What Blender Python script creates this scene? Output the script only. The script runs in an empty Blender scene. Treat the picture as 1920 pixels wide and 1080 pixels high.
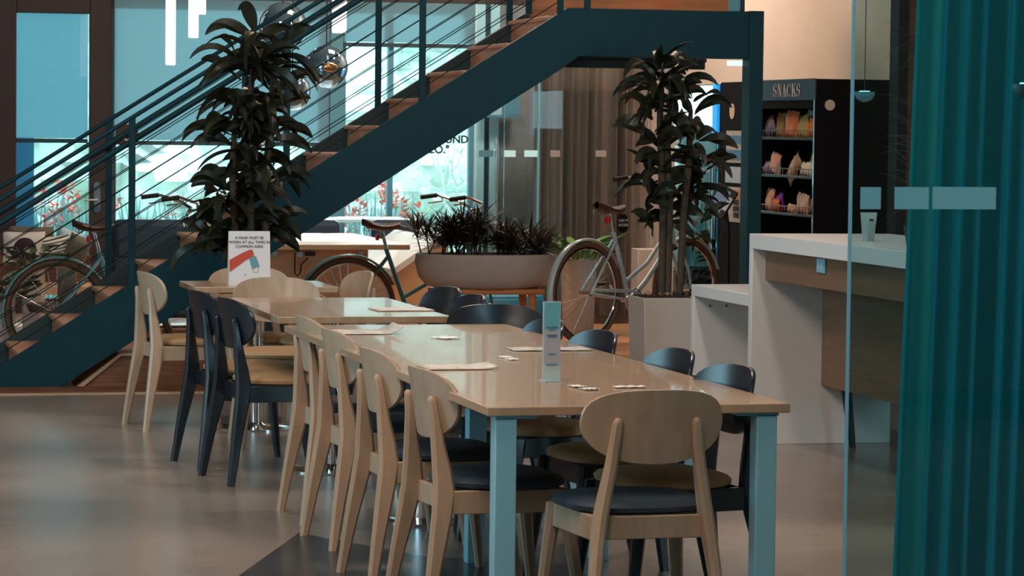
import bpy, bmesh, math, random
from mathutils import Vector, Matrix, Euler
S = bpy.context.scene
C = S.collection
PI = math.pi
random.seed(7)

# ------------------------------------------------------------------ camera
F, HC = 5600.0, 1.58
YAW, PIT, ROLL = math.atan(1390/5600), math.atan(302/5600), 0.0115
cam = bpy.data.objects.new('camera', bpy.data.cameras.new('camera'))
C.objects.link(cam); S.camera = cam
Rm = Matrix.Rotation(-YAW, 3, 'Z') @ Matrix.Rotation(PI/2-PIT, 3, 'X') @ Matrix.Rotation(ROLL, 3, 'Z')
cam.matrix_world = Matrix.Translation((0, 0, HC)) @ Rm.to_4x4()
cam.data.lens = F/1920*36; cam.data.sensor_width = 36; cam.data.clip_end = 300
cam.data.dof.use_dof = True; cam.data.dof.focus_distance = 12.0; cam.data.dof.aperture_fstop = 16
O = Vector((0, 0, HC))
def ray(x, y): return Rm @ Vector(((x-960)/F, -(y-540)/F, -1))
def PZ(x, y, z): d = ray(x, y); return O + d*((z-HC)/d.z)
def PY(x, y, Y): d = ray(x, y); return O + d*(Y/d.y)
def PX(x, y, X): d = ray(x, y); return O + d*(X/d.x)

# ------------------------------------------------------------------ light
S.view_settings.view_transform = 'Standard'; S.view_settings.look = 'None'
S.view_settings.exposure = 0.06; S.view_settings.gamma = 1.0
S.view_settings.use_curve_mapping = False
w = bpy.data.worlds.new('sky'); S.world = w; w.use_nodes = True
bg = w.node_tree.nodes['Background']
bg.inputs[0].default_value = (0.66, 0.90, 1.0, 1); bg.inputs[1].default_value = 4.6
def light(kind, name, loc, target, energy, col, **kw):
    l = bpy.data.lights.new(name, kind); l.energy = energy; l.color = col
    for k, v in kw.items(): setattr(l, k, v)
    o = bpy.data.objects.new(name, l); C.objects.link(o); o.location = loc
    o.rotation_euler = (Vector(target)-Vector(loc)).to_track_quat('-Z', 'Y').to_euler()
    return o
light('SUN', 'sun', (3.4+1.7*4, 21.4+4.2*4, .75+1.62*4), (3.4, 21.4, .75), 12.0, (1.0, 0.90, 0.76), angle=0.01)
# ceiling luminaires of the room, with unseen fill lights and spots added
light('AREA', 'ceiling_light_dining', (0.6, 8.5, 4.6), (2.3, 10.5, 0.6), 150, (1.0, 0.80, 0.66), size=2.2, shape='SQUARE')
light('AREA', 'ceiling_light_entry', (0.4, 4.0, 4.6), (2.2, 8.5, 0.5), 130, (1.0, 0.84, 0.72), size=2.0, shape='SQUARE')
light('AREA', 'ceiling_light_counter', (3.9, 13.0, 4.6), (4.9, 13.4, 0.5), 80, (1.0, 0.86, 0.76), size=0.35, shape='SQUARE')
light('AREA', 'ceiling_light_stairs', (1.2, 14.5, 4.6), (1.6, 15.8, 0.0), 60, (1.0, 0.80, 0.66), size=1.4, shape='SQUARE')
light('AREA', 'ceiling_light_snacks', (5.6, 18.9, 4.5), (6.8, 19.2, 1.4), 26, (1.0, 0.82, 0.68), size=0.6, shape='SQUARE')
light('AREA', 'ceiling_light_bikes', (4.6, 20.9, 4.2), (4.9, 20.9, 0.2), 90, (1.0, 0.74, 0.52), size=0.9, shape='SQUARE')  # unseen light added to brighten the dim back of the room
light('AREA', 'window_light_right', (8.7, 0.5, 2.0), (3.0, 7.6, 1.1), 420, (0.50, 0.88, 1.0), size=3.0, shape='SQUARE')  # unseen fill added to light the teal curtain, no window here

light('AREA', 'window_light_left', (-3.7, 12.5, 2.2), (2.5, 12.5, 0.7), 210, (0.44, 0.84, 1.0), size=3.0, shape='SQUARE')  # cyan area light added for an unseen window on the left
light('AREA', 'ceiling_light_curtain', (6.2, 21.4, 4.3), (6.3, 23.5, 1.0), 110, (1.0, 0.84, 0.72), size=0.6, shape='SQUARE')  # unseen light added to brighten the beige curtain
for x_, y_ in ((1.0, 15.7), (0.9, 13.3), (1.1, 10.9), (3.9, 10.6)):
    light('SPOT', 'ceiling_downlight', (x_, y_, 4.7), (x_, y_, 0), 420, (1.0, 0.84, 0.68), spot_size=math.radians(24), spot_blend=1.0, shadow_soft_size=.15)  # unseen spots added to make the soft sun patches on the floor
# ------------------------------------------------------------------ materials
M = {}
def mat(name, col, rough=.5, metal=0, var=0.0, scale=8, stretch=(1,1,1), bump=0, spec=.5, emit=None, estr=0, trans=0, ior=1.45, alpha=1, col2=None, coat=0, coords='Object', detail=5):
    m = bpy.data.materials.new(name); m.use_nodes = True; nt = m.node_tree
    b = nt.nodes['Principled BSDF']
    b.inputs['Base Color'].default_value = (*col, 1)
    b.inputs['Roughness'].default_value = rough; b.inputs['Metallic'].default_value = metal
    b.inputs['Specular IOR Level'].default_value = spec
    b.inputs['Transmission Weight'].default_value = trans; b.inputs['IOR'].default_value = ior
    b.inputs['Alpha'].default_value = alpha; b.inputs['Coat Weight'].default_value = coat
    if emit: b.inputs['Emission Color'].default_value = (*emit, 1); b.inputs['Emission Strength'].default_value = estr
    if var or bump or col2:
        tc = nt.nodes.new('ShaderNodeTexCoord'); mp = nt.nodes.new('ShaderNodeMapping')
        mp.inputs['Scale'].default_value = stretch
        nz = nt.nodes.new('ShaderNodeTexNoise'); nz.inputs['Scale'].default_value = scale; nz.inputs['Detail'].default_value = detail
        nt.links.new(tc.outputs[coords], mp.inputs[0]); nt.links.new(mp.outputs[0], nz.inputs[0])
        if var or col2:
            cr = nt.nodes.new('ShaderNodeValToRGB')
            c2 = col2 or tuple(c*(1-var) for c in col)
            cr.color_ramp.elements[0].position = .32; cr.color_ramp.elements[0].color = (*c2, 1)
            cr.color_ramp.elements[1].position = .68; cr.color_ramp.elements[1].color = (*col, 1)
            nt.links.new(nz.outputs[0], cr.inputs[0]); nt.links.new(cr.outputs[0], b.inputs['Base Color'])
        if bump:
            bp = nt.nodes.new('ShaderNodeBump'); bp.inputs['Strength'].default_value = bump; bp.inputs['Distance'].default_value = .01
            nt.links.new(nz.outputs[0], bp.inputs['Height']); nt.links.new(bp.outputs[0], b.inputs['Normal'])
    M[name] = m; return m
mat('concrete', (.25, .205, .175), .24, var=.28, scale=1.3, bump=.02)
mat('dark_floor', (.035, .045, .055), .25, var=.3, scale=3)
mat('timber_floor', (.42, .22, .11), .35, var=.35, scale=3, stretch=(1, 12, 1))
mat('timber_dark', (.21, .085, .042), .45, var=.45, scale=4, stretch=(1, 1, 14))
mat('timber_strip', (.55, .38, .25), .4, var=.2, scale=6)
mat('tread_wood', (.60, .31, .18), .4, var=.25, scale=5, stretch=(8, 1, 8))
mat('orange_wood', (.55, .22, .085), .4, var=.3, scale=3, stretch=(1, 1, 14))
mat('beech', (.44, .315, .22), .42, var=.16, scale=5, stretch=(6, 6, .8), coat=.1)
mat('tabletop', (.46, .31, .20), .24, var=.22, scale=3.0, stretch=(9, 1, 1), coat=.25)
mat('tan_seat', (.40, .235, .115), .7, var=.1, scale=30)
mat('black_wood', (.008, .013, .021), .28, var=.1, scale=20, spec=.6)
mat('navy_pad', (.030, .050, .072), .55, var=.25, scale=60, bump=.1)
mat('teal_steel', (.0035, .036, .050), .5, spec=.22)
mat('teal_dark', (.012, .035, .042), .5)
mat('cable', (.03, .05, .055), .3, metal=.8)
mat('blue_leg', (.24, .50, .62), .32, spec=.5)
mat('chrome', (.7, .72, .74), .12, metal=1)
mat('white_counter', (.62, .62, .62), .28)
mat('grey_laminate', (.36, .36, .35), .5, var=.05, scale=30)
mat('walnut', (.23, .125, .075), .5, var=.25, scale=3, stretch=(1, 1, 16))
mat('black', (.006, .006, .008), .45)
mat('matt_black', (.004, .004, .005), .8, spec=.2)
mat('header', (.03, .045, .08), .5)
mat('cream_text', (.75, .68, .6), .6)
mat('dark_text', (.02, .02, .02), .6)
mat('beige_wall', (.62, .50, .41), .8, var=.06, scale=2)
mat('wall_dim', (.22, .25, .26), .7, var=.1, scale=2)
mat('ceiling_paint', (.30, .28, .27), .9)
mat('brown_frame', (.028, .014, .013), .5, var=.1, scale=30)
mat('mullion', (.10, .28, .36), .4)
mat('mullion_dark', (.02, .05, .07), .4)
mat('soil', (.05, .03, .022), .95, var=.4, scale=60, bump=.6)
mat('planter_grey', (.40, .37, .345), .42, var=.1, scale=12)
mat('planter_beige', (.45, .385, .34), .5, var=.06, scale=9)
mat('pot_dark', (.012, .02, .024), .5)
mat('leaf', (.020, .024, .015), .36, var=.45, scale=9, spec=.38)
mat('leaf_grass', (.035, .032, .030), .35, var=.5, scale=20, spec=.5)
mat('leaf_pale', (.12, .15, .10), .5, var=.5, scale=8)
mat('leaf_green', (.10, .22, .05), .45, var=.4, scale=8)
mat('cane', (.06, .045, .032), .8, var=.4, scale=30, bump=.3)
mat('rubber', (.025, .018, .014), .7)
mat('tyre_brown', (.11, .065, .04), .7)
mat('bike_teal', (.05, .21, .23), .3, coat=.5)
mat('bike_blue', (.36, .47, .52), .3, coat=.5)
mat('bike_mint', (.10, .28, .30), .3, coat=.5)
mat('saddle_brown', (.055, .022, .016), .4)
mat('red_plastic', (.6, .02, .02), .35)
mat('paper', (.62, .61, .63), .6)
mat('paper_white', (.85, .86, .86), .3)
mat('news', (.72, .68, .64), .35, var=.35, scale=25, bump=.5)
mat('red_ink', (.45, .055, .03), .6)
mat('blue_ink', (.10, .27, .33), .6)
mat('acrylic', (.70, .88, .95), .06, trans=.6, ior=1.2)
mat('blue_print', (.12, .42, .52), .4)
mat('lav_print', (.38, .42, .50), .4)
mat('white_top', (.85, .84, .82), .35)
mat('cable_black', (.01, .01, .01), .5)
mat('sofa_navy', (.012, .03, .055), .7)
mat('sofa_blue', (.02, .23, .38), .6)
mat('cushion_grey', (.16, .145, .12), .9, var=.2, scale=40)
mat('cushion_white', (.75, .72, .66), .9, var=.08, scale=40)
mat('cushion_ice', (.45, .62, .68), .9)
mat('plum', (.05, .028, .035), .9, var=.4, scale=30)
mat('pale_wood', (.75, .46, .26), .5, var=.12, scale=4)
mat('tape', (.45, .75, .82), .5)
mat('marking_faint', (.22, .19, .17), .6)
mat('tape_dim', (.10, .26, .30), .5)
mat('globe_smoke', (.28, .46, .60), .05, metal=.85)
mat('gold', (.6, .33, .15), .2, metal=.9)
mat('stripe_poster', (.08, .20, .36), .6)
mat('salmon', (.45, .20, .13), .6)
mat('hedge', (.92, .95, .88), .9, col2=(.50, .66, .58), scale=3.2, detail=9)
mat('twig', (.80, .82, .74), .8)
mat('flower', (.9, .20, .14), .7)
mat('blade_out', (.30, .55, .55), .7, var=.3, scale=10)
mat('lawn', (.30, .40, .26), .9, var=.3, scale=6)
mat('board_blue', (.03, .20, .38), .5)
mat('board_green', (.02, .06, .05), .6)
def glass(name, col, rough=0.0, fac=.1):
    m = bpy.data.materials.new(name); m.use_nodes = True; nt = m.node_tree; nt.nodes.remove(nt.nodes['Principled BSDF'])
    t = nt.nodes.new('ShaderNodeBsdfTransparent'); t.inputs[0].default_value = (*col, 1)
    g = nt.nodes.new('ShaderNodeBsdfGlossy'); g.inputs['Roughness'].default_value = rough
    fr = nt.nodes.new('ShaderNodeFresnel'); fr.inputs['IOR'].default_value = 1.45
    mx = nt.nodes.new('ShaderNodeMixShader')
    nt.links.new(fr.outputs[0], mx.inputs[0]); nt.links.new(t.outputs[0], mx.inputs[1]); nt.links.new(g.outputs[0], mx.inputs[2])
    nt.links.new(mx.outputs[0], nt.nodes['Material Output'].inputs[0]); M[name] = m
mat('tumbler_glass', (.80, .88, .86), .04, trans=.72, ior=1.3)
glass('window_glass', (.88, .96, .98)); glass('tinted_glass', (.66, .80, .82)); glass('clear_glass', (.96, .98, .98))
def cloth(name, col, tr=.35, var=.1, trcol=None):
    m = mat(name, col, .85, var=var, scale=50); nt = m.node_tree
    b = nt.nodes['Principled BSDF']; t = nt.nodes.new('ShaderNodeBsdfTranslucent'); t.inputs[0].default_value = (*(trcol or col), 1)
    mx = nt.nodes.new('ShaderNodeMixShader'); mx.inputs[0].default_value = tr
    nt.links.new(b.outputs[0], mx.inputs[1]); nt.links.new(t.outputs[0], mx.inputs[2]); nt.links.new(mx.outputs[0], nt.nodes['Material Output'].inputs[0])
cloth('blind', (.25, .43, .48), .5, 0.04, (.30, .50, .57))
cloth('curtain_teal', (.006, .40, .44), .15)
cloth('curtain_beige', (.44, .36, .31), .1)
def emis(name, col, st): mat(name, col, .5, emit=col, estr=st)
emis('tube_glow', (1, .97, .93), .95); emis('fridge_glow', (.50, .86, 1.0), 2.6); emis('fridge_blue', (.02, .30, .75), .9)
emis('spot_glow', (.5, .9, 1.0), 1.6); emis('screen', (.20, .30, .42), .25); emis('fridge_in', (.16, .58, .80), 1.7)

# ------------------------------------------------------------------ mesh helpers
class MB:
    def __init__(s): s.b = bmesh.new()
    def _add(s, ops, mtx): 
        if mtx is not None: bmesh.ops.transform(s.b, matrix=mtx, verts=ops)
        return s
    def box(s, lo, hi, mtx=None):
        lo = Vector(lo); hi = Vector(hi)
        r = bmesh.ops.create_cube(s.b, size=1)['verts']
        d = hi-lo
        bmesh.ops.transform(s.b, matrix=Matrix.Translation((lo+hi)/2) @ Matrix.Diagonal((d.x, d.y, d.z, 1)), verts=r)
        return s._add(r, mtx)
    def tube(s, pts, rad, n=10, closed=False, sx=1.0, cap=True):
        pts = [Vector(p) for p in pts]; N = len(pts)
        if not hasattr(rad, '__len__'): rad = [rad]*N
        rings = []; up = None
        for i, p in enumerate(pts):
            if closed: t = pts[(i+1) % N]-pts[i-1]
            else: t = pts[min(i+1, N-1)]-pts[max(i-1, 0)]
            t.normalize()
            if up is None:
                up = Vector((0, 0, 1)) if abs(t.z) < .9 else Vector((0, 1, 0))
            a = t.cross(up).normalized(); b = a.cross(t).normalized(); up = b
            rings.append([s.b.verts.new(p+(a*math.cos(k*2*PI/n)*sx+b*math.sin(k*2*PI/n))*rad[i]) for k in range(n)])
        for i in range(N if closed else N-1):
            A = rings[i]; B = rings[(i+1) % N]
            for k in range(n):
                try: s.b.faces.new((A[k], A[(k+1) % n], B[(k+1) % n], B[k]))
                except ValueError: pass
        if cap and not closed:
            s.b.faces.new(rings[0]); s.b.faces.new(rings[-1][::-1])
        return s
    def beam(s, pts, wd, bevel=0):      # rectangular section, wd list of (wx, wy) per point, section axes world X/Y
        N = len(pts); rings = []
        for p, (a, b) in zip(pts, wd):
            p = Vector(p); c = min(a, b)*.28
            sec = [(-a/2+c, -b/2), (a/2-c, -b/2), (a/2, -b/2+c), (a/2, b/2-c), (a/2-c, b/2), (-a/2+c, b/2), (-a/2, b/2-c), (-a/2, -b/2+c)]
            rings.append([s.b.verts.new(p+Vector((u, v, 0))) for u, v in sec])
        for i in range(N-1):
            for k in range(8): s.b.faces.new((rings[i][k], rings[i][(k+1) % 8], rings[i+1][(k+1) % 8], rings[i+1][k]))
        s.b.faces.new(rings[0][::-1]); s.b.faces.new(rings[-1]); return s
    def lathe(s, prof, c=(0, 0, 0), n=24, sx=1, sy=1):
        c = Vector(c); rings = []
        for r, z in prof: rings.append([s.b.verts.new(c+Vector((r*sx*math.cos(k*2*PI/n), r*sy*math.sin(k*2*PI/n), z))) for k in range(n)])
        for i in range(len(rings)-1):
            for k in range(n): s.b.faces.new((rings[i][k], rings[i][(k+1) % n], rings[i+1][(k+1) % n], rings[i+1][k]))
        if prof[0][0] > 1e-4: s.b.faces.new(rings[0][::-1])
        if prof[-1][0] > 1e-4: s.b.faces.new(rings[-1])
        return s
    def prism(s, poly, vec):
        vec = Vector(vec); a = [s.b.verts.new(Vector(p)) for p in poly]; b = [s.b.verts.new(Vector(p)+vec) for p in poly]
        n = len(a); s.b.faces.new(a); s.b.faces.new(b[::-1])
        for k in range(n): s.b.faces.new((a[k], b[k], b[(k+1) % n], a[(k+1) % n]))
        return s
    def grid(s, fn, nu, nv):
        v = [[s.b.verts.new(fn(i/nu, j/nv)) for j in range(nv+1)] for i in range(nu+1)]
        for i in range(nu):
            for j in range(nv): s.b.faces.new((v[i][j], v[i+1][j], v[i+1][j+1], v[i][j+1]))
        return s
    def leaf(s, base, d, L, W, droop=1.0, twist=0.0, seg=7, fold=.25, thin=.0):
        p = Vector(base); d = Vector(d).normalized(); st = L/seg; rows = []
        tw = 0
        for i in range(seg+1):
            t = i/seg
            side = d.cross(Vector((0, 0, 1)))
            if side.length < .05: side = Vector((1, 0, 0))
            side.normalize()
            q = Matrix.Rotation(tw, 3, d); side = q @ side; nn = side.cross(d)
            wd = W*(math.sin(PI*min(1, t**.85*.93+.05))**.8)*.5
            rows.append((s.b.verts.new(p-side*wd), s.b.verts.new(p+nn*wd*-fold*2), s.b.verts.new(p+side*wd)))
            p = p+d*st
            d = (d+Vector((0, 0, -droop*st*(1+1.6*t)/.3*.30))).normalized(); tw += twist/seg
        for i in range(seg):
            a, b = rows[i], rows[i+1]
            s.b.faces.new((a[0], a[1], b[1], b[0])); s.b.faces.new((a[1], a[2], b[2], b[1]))
        return s
    def ball(s, c, r, n=16, sc=(1, 1, 1)):
        v = bmesh.ops.create_uvsphere(s.b, u_segments=n, v_segments=max(6, n//2+2), radius=r)['verts']
        bmesh.ops.transform(s.b, matrix=Matrix.Translation(c) @ Matrix.Diagonal((*sc, 1)), verts=v); return s
    def merge(s, me_, mtx):
        n0 = len(s.b.verts); s.b.from_mesh(me_); s.b.verts.ensure_lookup_table()
        bmesh.ops.transform(s.b, matrix=mtx, verts=s.b.verts[n0:]); return s
    def out(s, name, m, parent=None, world=False, smooth=True, bevel=0, solid=0, kind=None, sub=0):
        if world and parent is not None:
            bmesh.ops.translate(s.b, vec=-Vector(parent.location), verts=s.b.verts)
        bmesh.ops.recalc_face_normals(s.b, faces=s.b.faces)
        me_ = bpy.data.meshes.new(name); s.b.to_mesh(me_); s.b.free()
        o = bpy.data.objects.new(name, me_); C.objects.link(o)
        me_.materials.append(M[m] if isinstance(m, str) else m)
        if smooth:
            me_.polygons.foreach_set('use_smooth', [True]*len(me_.polygons))
            me_.set_sharp_from_angle(angle=math.radians(38))
        if parent is not None: o.parent = parent
        if solid: q = o.modifiers.new('s', 'SOLIDIFY'); q.thickness = solid; q.offset = 0
        if bevel: q = o.modifiers.new('b', 'BEVEL'); q.width = bevel; q.segments = 2; q.limit_method = 'ANGLE'
        if sub: q = o.modifiers.new('u', 'SUBSURF'); q.levels = sub; q.render_levels = sub
        if kind: o['kind'] = kind
        return o
def thing(name, label, cat, loc=(0, 0, 0), rz=0, group=None):
    o = bpy.data.objects.new(name, None); C.objects.link(o); o.empty_display_size = .1
    o.location = loc; o.rotation_euler = (0, 0, rz); o['label'] = label; o['category'] = cat
    if group: o['group'] = group
    return o
def tag(o, label, cat, group=None):
    o['label'] = label; o['category'] = cat
    if group: o['group'] = group
    return o
def dup(o, loc=None, rz=None, label=None, group=None):
    def cp(a, par):
        c = a.copy(); C.objects.link(c); c.parent = par
        for ch in a.children: cp(ch, c)
        return c
    r = cp(o, None)
    if loc is not None: r.location = loc
    if rz is not None: r.rotation_euler[2] = rz
    if label: r['label'] = label
    if group: r['group'] = group
    return r
def text_mesh(txt, size, ext=.002, bold=0, align='CENTER'):
    cu = bpy.data.curves.new('t', 'FONT'); cu.body = txt; cu.size = size; cu.extrude = ext; cu.offset = bold; cu.align_x = align
    o = bpy.data.objects.new('t', cu); C.objects.link(o)
    bpy.context.view_layer.update()
    me_ = bpy.data.meshes.new_from_object(o.evaluated_get(bpy.context.evaluated_depsgraph_get()))
    bpy.data.objects.remove(o); return me_
def text_on(name, txt, size, mtx, m, parent=None, world=True, bold=0, ext=.0015, align='CENTER'):
    b = MB(); b.merge(text_mesh(txt, size, ext, bold, align), mtx)
    return b.out(name, m, parent, world, smooth=False)
FACE = Matrix.Rotation(PI/2, 4, 'X')                    # text facing -Y
FACEX = Matrix.Rotation(-PI/2, 4, 'Z') @ FACE           # text facing -X

# ------------------------------------------------------------------ the room
YB = 24.9            # back facade
XW = 7.15            # right wall
ZC = 5.0
MB().box((-4, -3, -.1), (9, 17.37, 0)).out('floor', 'concrete', kind='structure', smooth=False)
MB().box((-4, 17.43, -.1), (9, YB+.2, 0)).out('floor', 'timber_floor', kind='structure', smooth=False)
MB().box((-4, 17.37, -.1), (9, 17.43, .006)).out('trim_1', 'timber_strip', kind='structure', smooth=False)
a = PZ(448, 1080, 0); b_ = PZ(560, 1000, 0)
MB().prism([(a.x, a.y, .0), (b_.x, b_.y, .0), (2.35, 10.6, .0), (2.75, 10.6, .0), (2.95, 8.0, .0), (2.2, 5.8, .0), (1.0, 5.8, .0)], (0, 0, .002)).out('floor_dark_inlay', 'dark_floor', kind='structure', smooth=False)  # thin darker polygon laid on the floor
MB().box((-4, -3, ZC), (9, YB+.2, ZC+.1)).out('ceiling', 'ceiling_paint', kind='structure', smooth=False)
MB().box((XW, 8.2, 0), (XW+.15, YB, ZC)).out('wall_right', 'beige_wall', kind='structure', smooth=False)
MB().box((-4.1, -3, 0), (-4, YB, ZC)).out('wall_left', 'beige_wall', kind='structure', smooth=False)
MB().box((-4, -3.1, 0), (9, -3, ZC)).out('wall_front', 'beige_wall', kind='structure', smooth=False)
MB().box((9, -3, 0), (9.1, YB, ZC)).out('wall_right', 'beige_wall', kind='structure', smooth=False)
def bx(n): return PY(n, 300, YB).x
def bz(n, x=400): return PY(x, n, YB).z
# header and end piers of the facade
MB().box((-4, YB, 2.62), (9, YB+.2, ZC)).out('wall_back', 'brown_frame', kind='structure', smooth=False)
MB().box((-4, YB, 0), (1.2, YB+.2, 2.62)).out('wall_back', 'brown_frame', kind='structure', smooth=False)
MB().box((bx(932), YB, 0), (9, YB+.2, 2.62)).out('wall_back', 'wall_dim', kind='structure', smooth=False)
# glass door on the left
zt = bz(25, 100)
d1 = MB()
d1.box((1.2, YB-.03, 0), (bx(30), YB+.05, 2.62)).box((bx(167), YB-.03, 0), (bx(209), YB+.05, 2.62)).box((bx(30), YB-.03, zt), (bx(167), YB+.05, 2.62)).box((bx(30), YB-.03, 0), (bx(167), YB+.05, .12))
door = d1.out('door_1', 'brown_frame', kind='structure', bevel=.006)
MB().box((bx(30), YB, .12), (bx(167), YB+.01, zt)).out('glass_pane', 'window_glass', door, smooth=False)
h = MB(); hc = PY(182, 370, YB-.045)
h.prism([hc+Vector((.028*math.cos(t)*(1), 0, (.10 if math.sin(t) > 0 else -.10)+.028*math.sin(t))) for t in [k*PI/8 for k in range(16)]], (0, .012, 0))
h.tube([hc+Vector((0, 0, -.02)), hc+Vector((0, -.05, -.02)), hc+Vector((-.11, -.05, -.02))], .009)
h.out('door_handle', 'chrome', door)
# windows
def window(n, x0, x1, z0, z1, fm='mullion_dark', muls=()):
    f = MB(); t = .035
    f.box((x0, YB-.02, z0), (x0+t, YB+.06, z1)).box((x1-t, YB-.02, z0), (x1, YB+.06, z1)).box((x0+t, YB-.02, z0), (x1-t, YB+.06, z0+t)).box((x0+t, YB-.02, z1-t), (x1-t, YB+.06, z1))
    for m_ in muls: f.box((m_-.022, YB-.02, z0+t), (m_+.022, YB+.06, z1-t))
    o = f.out('window_%d' % n, fm, kind='structure', smooth=False)
    MB().box((x0+t, YB+.01, z0+t), (x1-t, YB+.016, z1-t)).out('glass_pane', 'window_glass', o, smooth=False)
    return o
window(1, bx(209), bx(616), .35, 2.62)
MB().box((bx(616), YB-.06, 0), (bx(639), YB+.2, 2.62)).out('trim_2', 'mullion', kind='structure', smooth=False)
w2 = window(2, bx(639), bx(886), .35, 2.62, 'mullion', (bx(731),))
MB().box((bx(209), YB, 0), (bx(616), YB+.15, .35)).out('wall_back', 'mullion_dark', kind='structure', smooth=False)
MB().box((bx(639), YB, 0), (bx(886), YB+.15, .35)).out('wall_back', 'mullion_dark', kind='structure', smooth=False)
MB().box((bx(886), YB-.05, 0), (bx(905), YB+.2, 2.62)).box((bx(915), YB-.05, 0), (bx(932), YB+.2, 2.62)).out('trim_3', 'tape', kind='structure', smooth=False)
MB().box((bx(905), YB-.02, 0), (bx(915), YB+.2, 2.62)).out('trim_4', 'mullion_dark', kind='structure', smooth=False)
p = PY(238, 255, YB-.08)
t = thing('window_sign', 'small dark rounded sign with a pale ring on the window beside the brown door', 'sign', p)
MB().prism([(.10*math.cos(k*PI/4+PI/8), 0, .105*math.sin(k*PI/4+PI/8)) for k in range(8)], (0, .02, 0)).out('plate', 'brown_frame', t, smooth=False)
MB().tube([(.028*math.cos(k*PI/10), -.004, .036*math.sin(k*PI/10)) for k in range(20)], .007, n=6, closed=True).out('ring_mark', 'paper', t)
# roller blinds
def blind(label, x0, x1, zb, yo):
    t = thing('roller_blind', label, 'blind', ((x0+x1)/2, YB+yo, zb), group='roller blinds on the glass front')
    MB().box((x0, YB+yo, zb+.04), (x1, YB+yo+.004, 2.61)).out('fabric', 'blind', t, True, smooth=False)
    MB().box((x0, YB+yo-.008, zb), (x1, YB+yo+.012, zb+.035)).out('bottom_bar', 'mullion_dark', t, True, smooth=False)
blind('narrow blue roller blind drawn down behind the glass of the brown framed door', bx(31), bx(166), bz(268, 100), .07)
blind('wide blue roller blind lowered two thirds between brown door and grey pillar', bx(212), bx(614), bz(273, 420), -.06)
blind('short blue roller blind high above the flowers right of the grey pillar', bx(640), bx(885), bz(89, 740), -.06)
# writing on the window
for s_, px, py, nm in (('OUND', 848, 268, 0), ('ZO."', 822, 287, 1)):
    p = PY(px, py, YB-.006)
    text_on('window_lettering', s_, .092, Matrix.Translation(p) @ FACE, 'dark_text', w2, bold=.003, world=False)
# glass partition with a pull handle and manifestation marks
YG = 23.2
def gx(n): return PY(n, 290, YG).x
gp = thing('glass_partition', 'clear glass partition with pale dash markings in front of the beige curtain', 'glass partition', (gx(1030), YG, 0))
MB().box((gx(945), YG, 0), (gx(1200), YG+.012, 2.6)).out('glass_pane', 'clear_glass', gp, True, smooth=False)
for x0, x1 in ((898, 925), (941, 967), (983, 1009), (1032, 1050), (1117, 1137)):
    p0 = PY(x0, 294, YG-.004); p1 = PY(x1, 282, YG-.004)
    MB().box((p0.x, YG-.004, p0.z), (p1.x, YG-.001, p1.z)).out('marking', 'tape' if x0 < 1010 else 'marking_faint', gp, True, smooth=False)
MB().box((gx(1008), YG-.01, 0), (gx(1011), YG+.02, 2.6)).out('edge_strip', 'mullion', gp, True, smooth=False)
p0 = PY(931, 440, YG-.06); p1 = PY(931, 258, YG-.06)
MB().tube([(p0.x, p0.y, .35), p1], .012).tube([p1-Vector((0, 0, .1)), p1+Vector((0.0, .06, -.1))], .006).out('pull_handle', 'chrome', gp, True)
MB().box((gx(893), YG-.005, 0), (gx(945), YG+.01, 2.6)).out('door_leaf', 'window_glass', gp, True, smooth=False)
# small shelf of things behind the glass: framed picture
p = PY(945, 205, 24.6)
q = thing('wall_picture', 'pale blue framed picture high on the dim wall behind the glass partition', 'picture', p)
MB().box(p+Vector((-.14, 0, -.07)), p+Vector((.14, .03, .12))).out('frame', 'mullion', q, True)
MB().box(p+Vector((-.12, -.004, -.05)), p+Vector((-.02, .0, .10))).out('print', 'cushion_ice', q, True, smooth=False)
MB().box(p+Vector((.02, -.004, -.05)), p+Vector((.12, .0, .10))).out('print', 'mullion', q, True, smooth=False)

# ------------------------------------------------------------------ outdoors
MB().box((-12, YB+.2, -.3), (22, 60, -.02)).out('ground', 'lawn', kind='structure', smooth=False)
hg = MB()
def hfn(u, v):
    x = -6+u*24; z = -.1+v*3.1
    n = math.sin(x*2.1+z*3)*.25+math.sin(x*5.3-z*4.1)*.14+random.uniform(-.14, .14)
    return Vector((x, 30.0+n+v*1.2, z))
hg.grid(hfn, 150, 34)
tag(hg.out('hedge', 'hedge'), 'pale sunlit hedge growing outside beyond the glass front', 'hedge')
def outtree(px, Y, seed, label):
    r = random.Random(seed); base = PY(px, 420, Y); base.z = -.05
    t = thing('garden_tree', label, 'tree', base, group=None)
    def br(p, d, L, rad, dep, tb):
        e = p+d*L; mid = (p+e)/2+Vector((r.uniform(-.05, .05), 0, r.uniform(-.04, .04)))
        tb.tube([p, mid, e], [rad, rad*.8, rad*.6], n=6)
        if dep:
            for k in range(3):
                dd = (d+Vector((r.uniform(-.9, .9), r.uniform(-.5, .5), r.uniform(-.2, .7)))).normalized(); br(e if k else mid, dd, L*.72, rad*.6, dep-1, tb)
    tb = MB(); br(base.copy(), Vector((.1, 0, 1)), .62, .05, 4, tb); tb.out('branches', 'twig', t, True)
    lf = MB()
    for k in range(520):
        c = base+Vector((r.gauss(0, .55), r.gauss(0, .4), 1.6+r.gauss(0, .6)))
        if c.z < .4: continue
        lf.leaf(c, (r.uniform(-1, 1), r.uniform(-1, 1), r.uniform(-.5, .8)), r.uniform(.05, .11), .035, .6, seg=2)
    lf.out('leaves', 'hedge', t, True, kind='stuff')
outtree(860, 27.2, 3, 'small pale branched garden tree behind the window lettering')
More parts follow.
